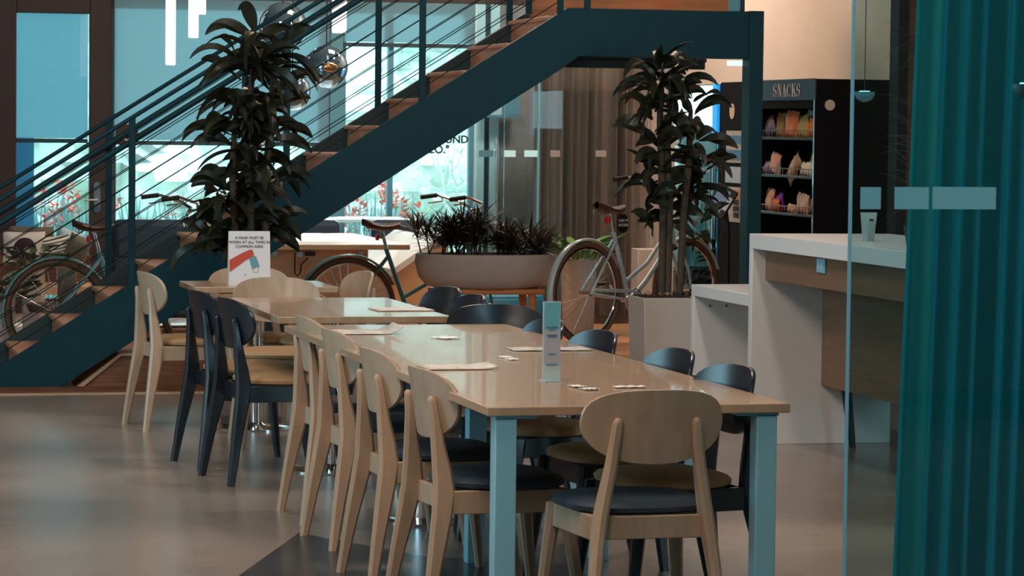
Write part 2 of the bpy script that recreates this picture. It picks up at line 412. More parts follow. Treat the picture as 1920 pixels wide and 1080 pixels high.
def flowers(px0, px1, Y, n, seed, label, red):
    r = random.Random(seed); c = PY((px0+px1)/2, 420, Y); c.z = -.03
    t = thing('flower_bed', label, 'flowers', c, group='flower beds outside the windows')
    bl = MB(); fl = MB()
    for k in range(n):
        p = PY(r.uniform(px0, px1), 420, Y+r.uniform(-.3, .5)); p.z = -.03
        hgt = r.uniform(.5, 1.05)
        bl.leaf(p, (r.uniform(-.25, .25), r.uniform(-.2, .2), 1), hgt, .03, .25, seg=5)
        if k < red:
            q = p+Vector((r.uniform(-.1, .1), 0, hgt*r.uniform(.8, 1.05)))
            for m_ in range(9): fl.leaf(q+Vector((r.uniform(-.03, .03), r.uniform(-.03, .03), r.uniform(-.06, .06))), (r.uniform(-1, 1), r.uniform(-1, 1), r.uniform(-.2, 1)), .07, .045, .5, seg=2)
    bl.out('leaf_blades', 'blade_out', t, True, kind='stuff')
    fl.out('blossoms', 'flower', t, True, kind='stuff')
flowers(60, 170, 26.6, 150, 1, 'red flowers and spiky leaves outside the brown framed door', 22)
flowers(640, 790, 26.6, 170, 2, 'red flowers growing outside under the short roller blind', 34)
flowers(230, 600, 26.9, 240, 6, 'spiky leaves with few red flowers outside behind the stair railing', 10)
p0 = PY(30, 440, 25.6); p1 = PY(64, 228, 25.6)
t = thing('outdoor_board', 'blue standing board with dark green top outside the brown framed door', 'board', ((p0.x+p1.x)/2, 25.6, 0))
MB().box((p0.x-.1, 25.6, 0), (p1.x, 25.64, p1.z-.09)).out('panel', 'board_blue', t, True, smooth=False)
MB().box((p0.x-.1, 25.6, p1.z-.09), (p1.x, 25.64, p1.z)).out('top_band', 'board_green', t, True, smooth=False)

# ------------------------------------------------------------------ staircase
YN, YF = 17.8, 18.9
SL = (2.317-.133)/(4.752-1.308)
def ztop(x): return .133+(x-1.308)*SL
stair = thing('staircase', 'teal steel staircase with wooden treads and cable railings rising to a landing', 'staircase', (1.66, YN, 0))
def stringer(y0, y1, name, m):
    xa = .55; b0 = 1.655; sl2 = (1.937-.006)/(4.713-1.662)
    poly = [(1.11, y0, 0.0), (b0, y0, .0), (4.713, y0, 1.937), (4.831, y0, 2.02), (6.0, y0, 2.02), (6.0, y0, 2.315), (4.752, y0, 2.315), (1.11, y0, ztop(1.11))]
    return MB().prism(poly, (0, y1-y0, 0)).out(name, m, stair, True, bevel=.004)
stringer(YN, YN+.05, 'stringer', 'teal_steel')
stringer(YF, YF+.05, 'stringer', 'teal_dark')
k = 0
x = 1.703; z = .377
xs = []
i0 = -1
for i in range(-1, 12):
    tx = 1.700+.2685*i; tz = .376+.1718*i
    if tz > 2.28: break
    MB().box((tx-.012, YN+.05, tz-.028), (tx+.30, YF, tz)).out('tread', 'tread_wood', stair, True, bevel=.008)
    MB().box((tx+.012, YN+.05, tz-.172), (tx+.03, YF, tz-.028)).out('riser', 'tread_wood', stair, True, smooth=False)
# landing
MB().box((4.79, YN+.05, 2.27), (5.95, YF, 2.312)).out('landing_deck', 'orange_wood', stair, True, smooth=False)
MB().box((4.95, YN+.05, 2.02), (5.9, YN+.12, 2.09)).out('under_beam', 'teal_dark', stair, True, smooth=False)
MB().box((5.0, YF-.12, 1.97), (5.95, YF-.05, 2.02)).out('under_beam', 'teal_dark', stair, True, smooth=False)
for k in range(4):
    z0 = 2.312+.172*k; y0 = YF+.06+.27*k; x0 = PY(1000, 10, YF).x; x1 = PY(1372, 10, YF).x
    MB().box((x0, y0, z0), (x1, y0+.02, z0+.145)).out('riser', 'orange_wood', stair, True, smooth=False)
    MB().box((x0, y0-.02, z0+.145), (x1, y0+.29, z0+.172)).out('tread', 'tread_wood', stair, True, bevel=.006)
MB().box((5.925, YN-.02, 0), (6.015, YN+.13, 2.32)).out('column', 'teal_steel', stair, True, bevel=.003)
def rail_set(yr, posts, ztopf, hgt, m):
    yc = yr+.025
    for px_ in posts:
        MB().box((px_-.02, yc-.01, ztopf(px_)-.02), (px_+.02, yc+.01, ztopf(px_)+hgt)).out('post', m, stair, True, bevel=.003)
    x0, x1 = .9, 4.75
    MB().tube([(x0, yc, ztopf(x0)+hgt), (x1, yc, ztopf(x1)+hgt)], .0135).out('top_rail', m, stair, True)
    hz = hgt-.145; yo = .07 if yr == YN else -.07
    MB().tube([(x0, yc+yo, ztopf(x0)+hz), (x1, yc+yo, ztopf(x1)+hz)], .019).out('handrail', m, stair, True)
    cb = MB()
    for k in range(8):
        zz = hgt*(.07+k*.107)
        cb.tube([(x0, yc, ztopf(x0)+zz), (x1, yc, ztopf(x1)+zz)], .0032, n=5)
    cb.out('cables', 'cable', stair, True)
ztf = lambda x: ztop(x)
nearposts = [2.084, 3.014, 3.846, 4.71]
rail_set(YN, nearposts, ztf, .985, 'teal_steel')
farposts = [2.066, 2.93, 3.793, 4.66]
rail_set(YF, farposts, ztf, .98, 'teal_steel')
for px_, yy in ((1103, YN), (993, YF)):
    xx = PY(px_, 5, yy).x
    MB().box((xx-.02, yy+.01, 2.3), (xx+.02, yy+.03, 3.3)).out('post', 'teal_steel', stair, True, bevel=.003)
for px_, w_ in ((1382, .035), (1396, .012)):
    xx = PY(px_, 5, YN).x
    MB().box((xx-w_, YN+.02, 2.31), (xx+w_, YN+.08, 3.3)).out('post', 'mullion' if w_ > .02 else 'teal_dark', stair, True, bevel=.01)
p = PY(1383, 117, YN+.2)
q = MB().box(p+Vector((-.05, 0, -.02)), p+Vector((.05, .06, .01))).out('beam_spotlight', 'spot_glow', stair, True)
MB().box((.6, 17.44, .0), (3.1, 17.78, .012)).out('trim_5', 'timber_dark', kind='structure', smooth=False)
# timber plinth
pl = thing('timber_plinth', 'long low dark timber plinth beneath the stairs', 'plinth', (3.0, 18.2, 0))
MB().prism([(1.80, 17.88, 0), (3.6, 17.88, 0), (3.6, 17.88, .185), (2.02, 17.88, .185)], (0, .3, 0)).out('body', 'timber_dark', pl, True, smooth=False)
MB().prism([(1.76, 17.86, 0), (1.80, 17.86, 0), (2.03, 17.86, .185), (3.62, 17.86, .185), (3.62, 17.86, .20), (2.02, 17.86, .20)], (0, .34, 0)).out('edge_band', 'timber_strip', pl, True, smooth=False)

# ------------------------------------------------------------------ chairs
def chair(label, frame, pad, group):
    t = thing('dining_chair', label, 'chair', (0, 0, 0), 0, group)
    # curved plywood backrest
    a_, bt = .222, .108
    def pt(th, r, off):
        cx, cz = math.cos(th), math.sin(th)
        e = 3.5 if cz > 0 else 2.2; ex = 2.4
        k_ = (abs(cx)**ex+abs(cz)**e)**(-1/((ex+e)/2))
        X_ = a_*cx*k_*r; Z_ = .706+bt*cz*k_*r*(1.0 if cz > 0 else 1.08)
        if cz < 0: X_ *= (1-.05*abs(cz))
        return Vector((X_, -.225+.062*(X_/a_)**2-(Z_-.60)*.16+off, Z_))
    b = MB(); n = 40; R_ = [.0, .35, .65, .9, 1.0]
    for off in (0,):
        prev = None; lay = []
        for sgn, rr in ((-.007, R_), (.007, R_)):
            cen = b.b.verts.new(pt(0, 0, sgn)); rings = []
            for r in rr[1:]:
                rings.append([b.b.verts.new(pt(2*PI*k/n, r-(.012 if r == 1 else 0), sgn)) for k in range(n)])
            for k in range(n): b.b.faces.new((cen, rings[0][k], rings[0][(k+1) % n]))
            for i in range(len(rings)-1):
                for k in range(n): b.b.faces.new((rings[i][k], rings[i][(k+1) % n], rings[i+1][(k+1) % n], rings[i+1][k]))
            lay.append(rings[-1])
        mid = [b.b.verts.new(pt(2*PI*k/n, 1.0, 0)) for k in range(n)]
        for L_ in lay:
            for k in range(n): b.b.faces.new((L_[k], L_[(k+1) % n], mid[(k+1) % n], mid[k]))
    b.out('backrest', frame, t)
    # cushion seat
    b = MB(); n = 44
    def so(th, r):
        cx, cy = math.cos(th), math.sin(th); k_ = (abs(cx)**3+abs(cy)**2.6)**(-1/2.8)
        wy = .205*cy*k_*r; return cx*k_*r*(.222+.10*wy), wy+.015
    prof = [(0, .482), (.5, .481), (.8, .476), (.95, .466), (1.0, .455), (.985, .442), (.9, .434), (0, .434)]
    rings = []
    for r, z_ in prof:
        if r == 0: rings.append([b.b.verts.new((0, .015, z_))])
        else: rings.append([b.b.verts.new((*so(2*PI*k/n, r), z_-(.006 if abs(r) < .6 else 0))) for k in range(n)])
    for i in range(len(rings)-1):
        A, B = rings[i], rings[i+1]
        for k in range(n):
            if len(A) == 1: b.b.faces.new((A[0], B[k], B[(k+1) % n]))
            elif len(B) == 1: b.b.faces.new((A[k], A[(k+1) % n], B[0]))
            else: b.b.faces.new((A[k], A[(k+1) % n], B[(k+1) % n], B[k]))
    b.out('seat', pad, t)
    for s_ in (-1, 1):
        MB().beam([(s_*.212, -.283, 0), (s_*.195, -.255, .18), (s_*.174, -.222, .36), (s_*.164, -.212, .43), (s_*.152, -.217, .50), (s_*.138, -.226, .58), (s_*.127, -.233, .66), (s_*.122, -.240, .71), (s_*.121, -.242, .724), (s_*.121, -.243, .730)],
                  [(.028, .032), (.032, .046), (.036, .066), (.036, .070), (.035, .060), (.035, .044), (.034, .033), (.031, .029), (.024, .024), (.012, .014)]).out('leg', frame, t)
        MB().beam([(s_*.232, .235, 0), (s_*.205, .195, .3), (s_*.192, .178, .432)], [(.028, .028), (.040, .044), (.048, .056)]).out('leg', frame, t)
    r = MB()
    r.box((-.18, .165, .365), (.18, .187, .434)).box((-.155, -.20, .365), (.155, -.18, .434))
    for s_ in (-1, 1):
        r.prism([(s_*.158, -.19, .36), (s_*.180, -.19, .36), (s_*.205, .17, .36), (s_*.183, .17, .36)], (0, 0, .074))
    r.out('seat_frame', frame, t, bevel=.003)
    return t
BACK = Vector((0, -.262, .82))       # top of the backrest in chair coordinates
cw = chair('x', 'beech', 'navy_pad', 'pale wood chairs with dark pads at the long table')
cb = chair('x', 'black_wood', 'tan_seat', 'black chairs with tan seats')
ct = chair('x', 'beech', 'tan_seat', 'pale wood chairs with tan seats')
used = set()
def place(src, px, py, rz, label, group=None, z=.82, name=None, X=None):
    p = PZ(px, py, z)
    r_ = Matrix.Rotation(rz, 3, 'Z') @ Vector((0, -.262, 0))
    loc = Vector((p.x-r_.x, p.y-r_.y, 0))
    if src not in used: used.add(src); o = src; o.location = loc; o.rotation_euler = (0, 0, rz); o['label'] = label
    else: o = dup(src, loc, rz, label)
    if group: o['group'] = group
    return o
FR = -PI/2           # facing +X
FL = PI/2            # facing -X
g1 = 'pale wood chairs with dark pads at the long table'
place(cw, 777, 684, FR+.10, 'pale wood dining chair with dark pad, nearest on left side of long table', g1)
place(cw, 682, 648, FR+.06, 'pale wood dining chair with dark pad, second from front on left of long table', g1)
place(cw, 610, 613, FR+.08, 'pale wood dining chair with dark pad, third from front on left of long table', g1)
place(cw, 560, 589, FR+.05, 'pale wood dining chair with dark pad, farthest on left side of long table', g1)
place(cw, 1238, 727, .02, 'pale wood chair with dark pad at near end of long table, back towards us', g1)
g2 = 'black chairs with tan seats'
place(cb, 1392, 680, FL+.14, 'black dining chair with tan seat on right of long table, nearest the front', g2)
place(cb, 1285, 650, FL+.10, 'black dining chair with tan seat on right of long table, second from front', g2)
place(cb, 1140, 616, FL+.14, 'black dining chair on right of long table, beside the spoked bicycle wheel', g2)
place(cb, 1046, 594, FL+.1, 'black dining chair on right of long table, behind the clear menu stand', g2)
place(cb, 924, 567, PI-.03, 'black dining chair facing us behind far edge of the long table', g2)
place(cb, 902, 549, FL+.08, 'black dining chair just behind the wide black backrest, right of middle table', g2)
place(cb, 851, 535, FL+.18, 'black dining chair with blue sheen under left end of the oval planter', g2)
place(cb, 361, 541, FR+.16, 'black chair with tan seat left of middle table, farther of the two', g2)
place(cb, 416, 555, FR+.16, 'black chair with tan seat left of middle table, nearer of the two', g2)
g3 = 'pale wood chairs with tan seats'
place(ct, 514, 517, PI+.0, 'wide backed pale wood chair facing us at far end of middle table', g3)
place(ct, 262, 506, FR+.14, 'pale wood chair standing alone at far left before the staircase', g3)
place(ct, 692, 506, FL+.15, 'pale wood chair right of the small back table, beside bicycle wheel', g3)
place(ct, 463, 498, PI, 'pale wood chair behind the mask notice on the small back table', g3)

# ------------------------------------------------------------------ tables
TX0, TX1, TY0, TY1 = 2.058, 3.005, 8.575, 12.20
t = thing('dining_table', 'long wooden table with light blue steel legs in the foreground', 'table', (2.53, 10.4, 0))
MB().box((TX0, TY0, .722), (TX1, TY1, .75)).out('tabletop', 'tabletop', t, True, bevel=.003)
for x_, y_ in ((TX0+.03, TY0+.02), (TX1-.10, TY0+.02), (TX1-.10, 10.45), (2.44, 10.45)):
    MB().box((x_, y_, .0), (x_+.066, y_+.066, .718)).out('leg', 'blue_leg', t, True, bevel=.004)
MB().box((TX0+.03, TY0+.02, .712), (TX0+.16, TY0+.09, .7215)).out('mounting_plate', 'blue_leg', t, True)
MB().box((TX1-.16, TY0+.02, .712), (TX1-.03, TY0+.09, .7215)).out('mounting_plate', 'blue_leg', t, True)
q = PZ(665, 893, 0)
MB().lathe([(.16, 0), (.16, .01), (.045, .02), (.042, .05), (.042, .71)], (2.53, 11.6, 0), 28).out('pedestal', 'chrome', t, True)
MB().box((TX0+.1, TY0+.15, .68), (TX0+.13, TY1-.15, .72)).box((TX1-.13, TY0+.15, .68), (TX1-.10, TY1-.15, .72)).out('underframe', 'teal_dark', t, True)
def ped_table(x0, x1, y0, y1, label, th=.03, thn='tabletop'):
    cx, cy = (x0+x1)/2, (y0+y1)/2
    t = thing('pedestal_table', label, 'table', (cx, cy, 0))
    MB().box((x0, y0, .75-th), (x1, y1, .75)).out('tabletop', thn, t, True, bevel=.003)
    b = MB().lathe([(.22, 0), (.22, .008), (.05, .02), (.038, .03)], (cx, cy, 0), 32); b.out('base', 'chrome', t, True)
    MB().lathe([(.038, .03), (.038, .70)], (cx, cy, 0), 20).out('pole', 'chrome', t, True)
    MB().box((cx-.2, cy-.03, .70), (cx+.2, cy+.03, .72)).box((cx-.03, cy-.2, .70), (cx+.03, cy+.2, .72)).out('bracket', 'black', t, True)
    return t
ped_table(2.118, 2.885, 12.72, 14.134, 'middle wooden pedestal table behind the long table')
ped_table(2.085, 2.82, 15.06, 15.68, 'small wooden table in the back carrying the mask notice')

# ------------------------------------------------------------------ things on the tables
def sheet(px, py, wx, wy, rz, label, m='news', curl=0, h_=.004):
    p = PZ(px, py, .7505)
    c_, s_ = math.cos(rz), math.sin(rz); rr = random.Random(int(px))
    b = MB()
    ph = rr.uniform(0, 6)
    def fn(u, v):
        x_ = (u-.5)*wx; y_ = (v-.5)*wy; z_ = .003+.003*abs(math.sin(9*u+ph)*math.sin(5*v+ph))+curl*max(0, u-.75)**2*16*.03
        return Vector((x_*c_-y_*s_, x_*s_+y_*c_, z_))
    b.grid(fn, 16, 10)
    o = b.out('newspaper' if m == 'news' else 'paper_card', m, solid=.002 if m != 'news' else .003); o.location = p
    return tag(o, label, 'newspaper' if m == 'news' else 'card', 'papers lying on the tables' if m == 'news' else None)
sheet(682, 624, .28, .22, .0, 'folded newspaper with curled corner at far left of long table', curl=1)
sheet(858, 690, .25, .18, .0, 'folded newspaper near the closest left wood chair on long table', curl=.3)
sheet(1030, 656, .30, .13, .0, 'thin flat newspaper behind the clear menu stand on long table')
sheet(752, 581, .26, .20, .05, 'folded newspaper on right edge of middle table')
sheet(836, 634.5, .08, .09, .5, 'small white card in the middle of the long table', 'paper_white')
sheet(948, 671, .035, .05, .2, 'left of two tiny white cards left of the menu stand', 'paper_white')
sheet(960, 675, .035, .05, .2, 'right of two tiny white cards left of the menu stand', 'paper_white')
sheet(1082, 726, .04, .06, .3, 'small white card just right of the menu stand foot', 'paper_white')
sheet(1105, 731, .05, .05, .3, 'small white card farther right of the menu stand, by the near chair', 'paper_white')
sheet(1180, 727, .10, .04, 0, 'flat white card at the near edge of the table behind near chair', 'paper_white')
# clear menu stand
p = PZ(1033, 715, .75)
t = thing('menu_stand', 'tall clear acrylic menu stand on the long table', 'menu stand', p, rz=.30-YAW)
MB().box((-.030, -.004, .004), (.030, .004, .262)).out('holder', 'acrylic', t, bevel=.001)
MB().box((-.026, -.0062, .17), (.026, -.0045, .258)).out('leaflet', 'blue_print', t, smooth=False)
MB().box((-.026, -.0062, .06), (.026, -.0045, .17)).out('leaflet', 'lav_print', t, smooth=False)
for z_, w_ in ((.176, .02), (.168, .012), (.15, .018), (.088, .012), (.145, .015), (.052, .02)): MB().box((-w_, -.0075, z_), (w_, -.0063, z_+.004)).out('print_line', 'stripe_poster', t, smooth=False)
MB().box((-.03, -.035, 0), (.03, .035, .005)).out('foot', 'acrylic', t, bevel=.001)
# mask notice
p = PZ(466, 540, .75); p.y = 15.2; p.x = PY(468.5, 500, 15.2).x; p.z = .7505
s0 = 15.2/5600/math.cos(YAW)
W2 = (507-430)/2*15.55/5600; top = PY(468, 434, 15.2).z-.75
t = thing('table_notice', 'white upright notice card about wearing a mask on the small back table', 'notice', p, rz=-.02)
MB().prism([(-W2, 0, 0), (W2, 0, 0), (W2, .03, top), (-W2, .03, top)], (0, .004, 0)).out('card', 'paper', t, smooth=False)
MB().prism([(-W2, .08, 0), (W2, .08, 0), (W2, .034, top), (-W2, .034, top)], (0, .002, 0)).out('back_leaf', 'paper', t, smooth=False)
def on(z_): return Matrix.Translation((0, .03*z_/top-.001, z_)) @ Matrix.Rotation(PI/2-math.atan(.03/top), 4, 'X')
for s_, z_ in (('A MASK MUST BE', top*.855), ('WORN AT ALL TIMES IN', top*.775), ('COMMON AREA', top*.695)):
    text_on('notice_text', s_, .0195, on(z_), 'dark_text', t, world=False, ext=.0008)
def onp(u, v): return Vector((u*W2, .03*v-.0015, v*top))
MB().prism([onp(-.97, .25), onp(-.97, .47), onp(-.3, .61), onp(.02, .66), (onp(.12, .66)), onp(.2, .60), onp(.22, .50), onp(-.1, .49)], (0, -.0008, 0)).out('red_hand', 'red_ink', t, smooth=False)
MB().prism([onp(-.02, .51), onp(.3, .545), onp(.47, .36), onp(.12, .31)], (0, -.0016, 0)).out('blue_mask', 'blue_ink', t, smooth=False)
MB().tube([onp(.15, .31), onp(.2, .24), onp(.4, .24), onp(.44, .36)], .0007, n=4).tube([onp(-.25, .19), onp(-.2, .215), onp(-.21, .19)], .001, n=4).out('fine_lines', 'dark_text', t)

# ------------------------------------------------------------------ counter and desk
XC = 4.765
YL = 14.26
t = thing('bar_counter', 'white bar counter with walnut front and waterfall end leg', 'counter', (5.2, 12, 0))
MB().box((XC, 9.0, .985), (XC+.75, YL, 1.06)).out('worktop', 'white_counter', t, True, bevel=.002)
MB().box((XC, YL-.05, 0), (XC+.75, YL, .985)).out('end_leg', 'white_counter', t, True, bevel=.002)
p = PY(1429, 524, YL-.05)
MB().box((XC+.07, 9.0, p.z), (XC+.09, YL-.051, .984)).out('apron', 'walnut', t, True, smooth=False)
p = PY(1539.5, 722, YL-.05)
MB().box((p.x, 9.0, p.z), (p.x+.45, YL-.051, .984)).out('cabinet', 'walnut', t, True, smooth=False)
for y_ in (YL-.25, 11.5, 9.4):
    MB().beam([(p.x+.10, y_, 0), (p.x+.06, y_, p.z)], [(.03, .03), (.05, .05)]).out('leg', 'black', t, True)
o = MB(); q = PX(1541.5, 498, XC+.068)
o.box((XC+.058, q.y-.055, q.z-.035), (XC+.069, q.y+.055, q.z+.035)).out('outlet', 'blue_leg', t, True, bevel=.004)
MB().box((XC+.055, q.y-.03, q.z-.015), (XC+.0585, q.y-.012, q.z+.015)).box((XC+.055, q.y+.012, q.z-.015), (XC+.0585, q.y+.03, q.z+.015)).out('socket', 'tape', t, True)
t = thing('low_desk', 'lower white side desk joined beyond the bar counter', 'desk', (5.1, 14.8, 0))
MB().box((XC+.015, YL+.002, .69), (XC+.70, 15.27, .75)).out('worktop', 'white_counter', t, True, bevel=.002)
MB().box((XC+.015, 15.22, 0), (XC+.70, 15.27, .69)).out('end_leg', 'white_counter', t, True, bevel=.002)
b = MB()
for px_ in (1331, 1362):
    q = PY(px_, 573, 15.219); b.lathe([(.004, -.006), (.004, .006)], q, 10)
b.out('screw', 'black', t, True)
# water glass
p = PZ(1628, 452, 1.061)
t = thing('water_glass', 'clear tumbler half full of water on the bar counter', 'glass', p)
MB().lathe([(.026, 0), (.030, .03), (.040, .135), (.0375, .135), (.028, .035), (.023, .012), (0, .012)], n=28).out('tumbler', 'tumbler_glass', t)
mat('water', (.45, .55, .55), .02, trans=.8, ior=1.33)
MB().lathe([(0, .0125), (.0225, .0125), (.0275, .035), (.034, .085), (0, .085)], n=28).out('water', 'water', t)
b = MB().box((-.010, -.0385, .095), (.010, -.0375, .105)); b.out('logo_mark', 'dark_text', t)

# ------------------------------------------------------------------ machines along the right wall
XM = 6.585
Y1 = 19.58
HM = 1.915
t = thing('snack_machine', 'black snack vending machine with SNACKS header and shelves of packets', 'vending machine', (6.85, 19, 0))
b = MB(); b.box((XM+.30, 18.4, 0), (XW-.02, Y1, HM)).box((XM, 18.4, 0), (XM+.30, 18.44, HM)).box((XM, Y1-.04, 0), (XM+.30, Y1, HM)).box((XM, 18.44, HM-.19), (XM+.30, Y1-.04, HM)).box((XM, 18.44, 0), (XM+.30, Y1-.04, .72))
b.out('body', 'matt_black', t, True, smooth=False)
hz0 = PX(1530, 187, XM-.008).z
MB().box((XM-.008, 18.39, hz0), (XM, Y1, HM+.003)).out('header_panel', 'header', t, True, smooth=False)
MB().box((XM-.006, 18.405, .3), (XM, 18.42, hz0)).box((XM-.006, Y1-.02, .3), (XM, Y1, hz0)).out('trim_strip', 'chrome', t, True)
# lettering SNACKS in a condensed high contrast serif
def serif_letters(ch):
    b = MB(); H = 1.0
    def poly(ps): b.prism([(x_, y_, 0) for x_, y_ in ps], (0, 0, .02))
    def rect(x0, y0, x1, y1): poly([(x0, y0), (x1, y0), (x1, y1), (x0, y1)])
    if ch == 'N':
        rect(.07, 0, .10, 1); rect(.40, 0, .43, 1); poly([(.06, 1), (.17, 1), (.43, 0), (.36, 0)]); rect(0, .97, .14, 1); rect(0, 0, .16, .03); rect(.33, .97, .5, 1)
    if ch == 'A':
        poly([(.08, 0), (.11, 0), (.25, .86), (.25, 1), (.22, 1)]); poly([(.36, 0), (.48, 0), (.28, 1), (.20, 1)]); rect(.13, .32, .38, .35); rect(0, 0, .17, .03); rect(.30, 0, .54, .03)
    if ch == 'K':
        rect(.06, 0, .17, 1); rect(0, .97, .22, 1); rect(0, 0, .22, .03); poly([(.17, .40), (.17, .45), (.40, 1), (.43, 1)]); poly([(.22, .52), (.29, .66), (.50, 0), (.38, 0)]); rect(.33, .97, .5, 1); rect(.32, 0, .54, .03)
    if ch in 'SC':
        N_ = 30; P_ = []
        for k in range(N_+1):
            u = k/N_
            if ch == 'C':
                th = math.radians(40+280*u); x_ = .25+.20*math.cos(th); y_ = .5+.47*math.sin(th); w_ = .02+.045*max(0, -math.cos(th))**1.3
                tx, ty = math.cos(th), math.sin(th)
            else:
                if u < .5:
                    th = math.radians(35+235*(u/.5)); x_ = .23+.16*math.cos(th); y_ = .735+.235*math.sin(th); tx, ty = math.cos(th), math.sin(th)
                else:
                    th = math.radians(90-235*((u-.5)/.5)); x_ = .23+.17*math.cos(th); y_ = .265+.235*math.sin(th); tx, ty = -math.cos(th), -math.sin(th)
                w_ = .016+.055*math.exp(-((u-.5)/.17)**2)
            P_.append(((x_+tx*w_, y_+ty*w_*.6), (x_-tx*w_, y_-ty*w_*.6)))
        for i in range(N_): poly([P_[i][0], P_[i+1][0], P_[i+1][1], P_[i][1]])
        rect(.37, .66, .40, .97)
        if ch == 'S': rect(.05, .03, .08, .34)
    me_ = bpy.data.meshes.new('g'); b.b.to_mesh(me_); b.b.free(); return me_
q0 = PX(1450, 182, XM-.009); q1 = PX(1503, 154, XM-.009)
hh = (q1.z-q0.z)*.92; wtot = q0.y-q1.y; b = MB(); adv = wtot/6
for i, ch in enumerate('SNACKS'):
    m_ = Matrix.Translation((XM-.011, q0.y-adv*i, q0.z)) @ Matrix.Rotation(-PI/2, 4, 'Z') @ FACE @ Matrix.Diagonal((adv*1.75, hh, .1, 1))
    b.merge(serif_letters(ch), m_)
b.out('header_lettering', 'cream_text', t, True, smooth=False)
# round badges
def badge(parent, c, ax, r=.035):
    q = MB(); n = 24
    q.prism([c+(Vector((math.cos(k*2*PI/n)*r, 0, math.sin(k*2*PI/n)*r)) if ax == 'y' else Vector((0, math.cos(k*2*PI/n)*r, math.sin(k*2*PI/n)*r))) for k in range(n)], (0, -.003, 0) if ax == 'y' else (-.003, 0, 0))
    q.out('badge', 'beige_wall', parent, True, smooth=False)
badge(t, PY(1556, 197, 18.398), 'y')
# shelves and packets
shz = []
for k, (py_, n_) in enumerate(((255, 9), (328, 9), (401, 9))):
    z_ = PX(1530, py_-3+8, XM).z-.0
    shz.append(z_)
    MB().box((XM+.01, 18.46, z_-.012), (XM+.28, Y1-.05, z_)).out('shelf', 'black', t, True, smooth=False)
    b = MB(); hgt = .05
    b.tube([(XM+.008, 18.46, z_+hgt), (XM+.008, Y1-.05, z_+hgt)], .003, n=6).tube([(XM+.008, 18.46, z_+.004), (XM+.008, Y1-.05, z_+.004)], .003, n=6)
    for j in range(19):
        y_ = 18.47+j*(Y1-18.53)/18
        b.tube([(XM+.008, y_, z_), (XM+.008, y_, z_+hgt)], .0022, n=5)
    b.out('wire_basket', 'chrome', t, True)
cols = {}
def pk(nm, c1, c2): mat(nm, c1, .35, col2=c2, scale=7, detail=1, bump=.3); return nm
pkm = [pk('packet_blue', (.02, .11, .50), (.50, .34, .22)), pk('packet_orange', (.85, .17, .03), (.65, .22, .08)), pk('packet_green', (.70, .10, .04), (.16, .28, .08)), pk('packet_yellow', (.75, .48, .05), (.45, .36, .16)),
       pk('packet_gold', (.65, .55, .38), (.7, .65, .5)), pk('packet_red', (.55, .06, .02), (.75, .22, .06)), pk('packet_white', (.70, .66, .60), (.75, .30, .2)), pk('packet_purple', (.20, .05, .40), (.30, .10, .5)), pk('packet_brown', (.35, .13, .05), (.65, .48, .32))]
def packet(px, py_b, wpx, hpx, zsh, m, tilt, label, dx=.05):
    q = PX(px, py_b, XM+dx); W_ = wpx*(q.y)/1960*1.05; H_ = hpx*q.length/5600
    W_ = max(.08, W_)
    b = MB()
    for sg in (-1, 1):
        def fn(u, v):
            y_ = (u-.5)*W_*(1-.10*math.sin(PI*v)); z_ = v*H_
            th = .035*(math.sin(PI*u)**.6)*(math.sin(PI*min(1, v*1.04))**.5)*(1.1-.5*v)
            return Vector((sg*th+.006*math.sin(14*u+6*v), y_, z_+.006*math.sin(25*u)*(v > .9)))
        b.grid(fn, 10, 12)
    bmesh.ops.remove_doubles(b.b, verts=b.b.verts, dist=.0004)
    o = b.out('snack_packet', m, solid=0); o.location = (XM+dx, q.y, zsh+.003); o.rotation_euler = (tilt, .06, 0)
    return tag(o, label, 'snack packet', 'snack packets in the vending machine')
packet(1442, 240, 26, 36, shz[0], 'packet_blue', -.35, 'blue packet at left end of the top shelf', .07)
packet(1466, 240, 22, 46, shz[0], 'packet_green', .0, 'red and green packet second from left on top shelf', .09)
packet(1484, 240, 26, 50, shz[0], 'packet_orange', .05, 'tall orange packet in the middle of the top shelf', .06)
packet(1506, 240, 22, 42, shz[0], 'packet_yellow', -.1, 'yellow packet right of the tall orange packet', .08)
packet(1518, 238, 18, 52, shz[0], 'packet_gold', .1, 'pale gold packet standing highest at right of top shelf', .15)
packet(1524, 240, 14, 38, shz[0], 'packet_red', -.1, 'red packet at right end of the top shelf', .05)
packet(1440, 316, 10, 24, shz[1], 'packet_blue', .0, 'small blue packet at left end of the middle shelf', .06)
packet(1453, 316, 20, 40, shz[1], 'packet_white', .15, 'white and red packet second from left on middle shelf', .08)
packet(1492, 316, 26, 34, shz[1], 'packet_brown', -.7, 'brown packet leaning over in the middle shelf', .08)
packet(1513, 316, 22, 26, shz[1], 'packet_gold', .0, 'squat gold packet right on the middle shelf', .06)
packet(1526, 316, 12, 44, shz[1], 'packet_yellow', .05, 'tall pale yellow packet at right end of middle shelf', .14)
packet(1444, 388, 16, 42, shz[2], 'packet_white', .05, 'white packet at left end of the bottom shelf', .07)
packet(1461, 388, 18, 34, shz[2], 'packet_purple', -.15, 'purple packet on the bottom shelf', .10)
packet(1456, 390, 12, 24, shz[2], 'packet_red', 0, 'small red packet before the purple one', .04)
packet(1486, 390, 18, 16, shz[2], 'packet_brown', .1, 'low brown packet in the middle of bottom shelf', .05)
packet(1504, 388, 24, 38, shz[2], 'packet_brown', .1, 'pointed brown and white packet right of centre on bottom shelf', .07)
packet(1522, 388, 18, 30, shz[2], 'packet_white', -.1, 'pale packet at right end of bottom shelf', .12)
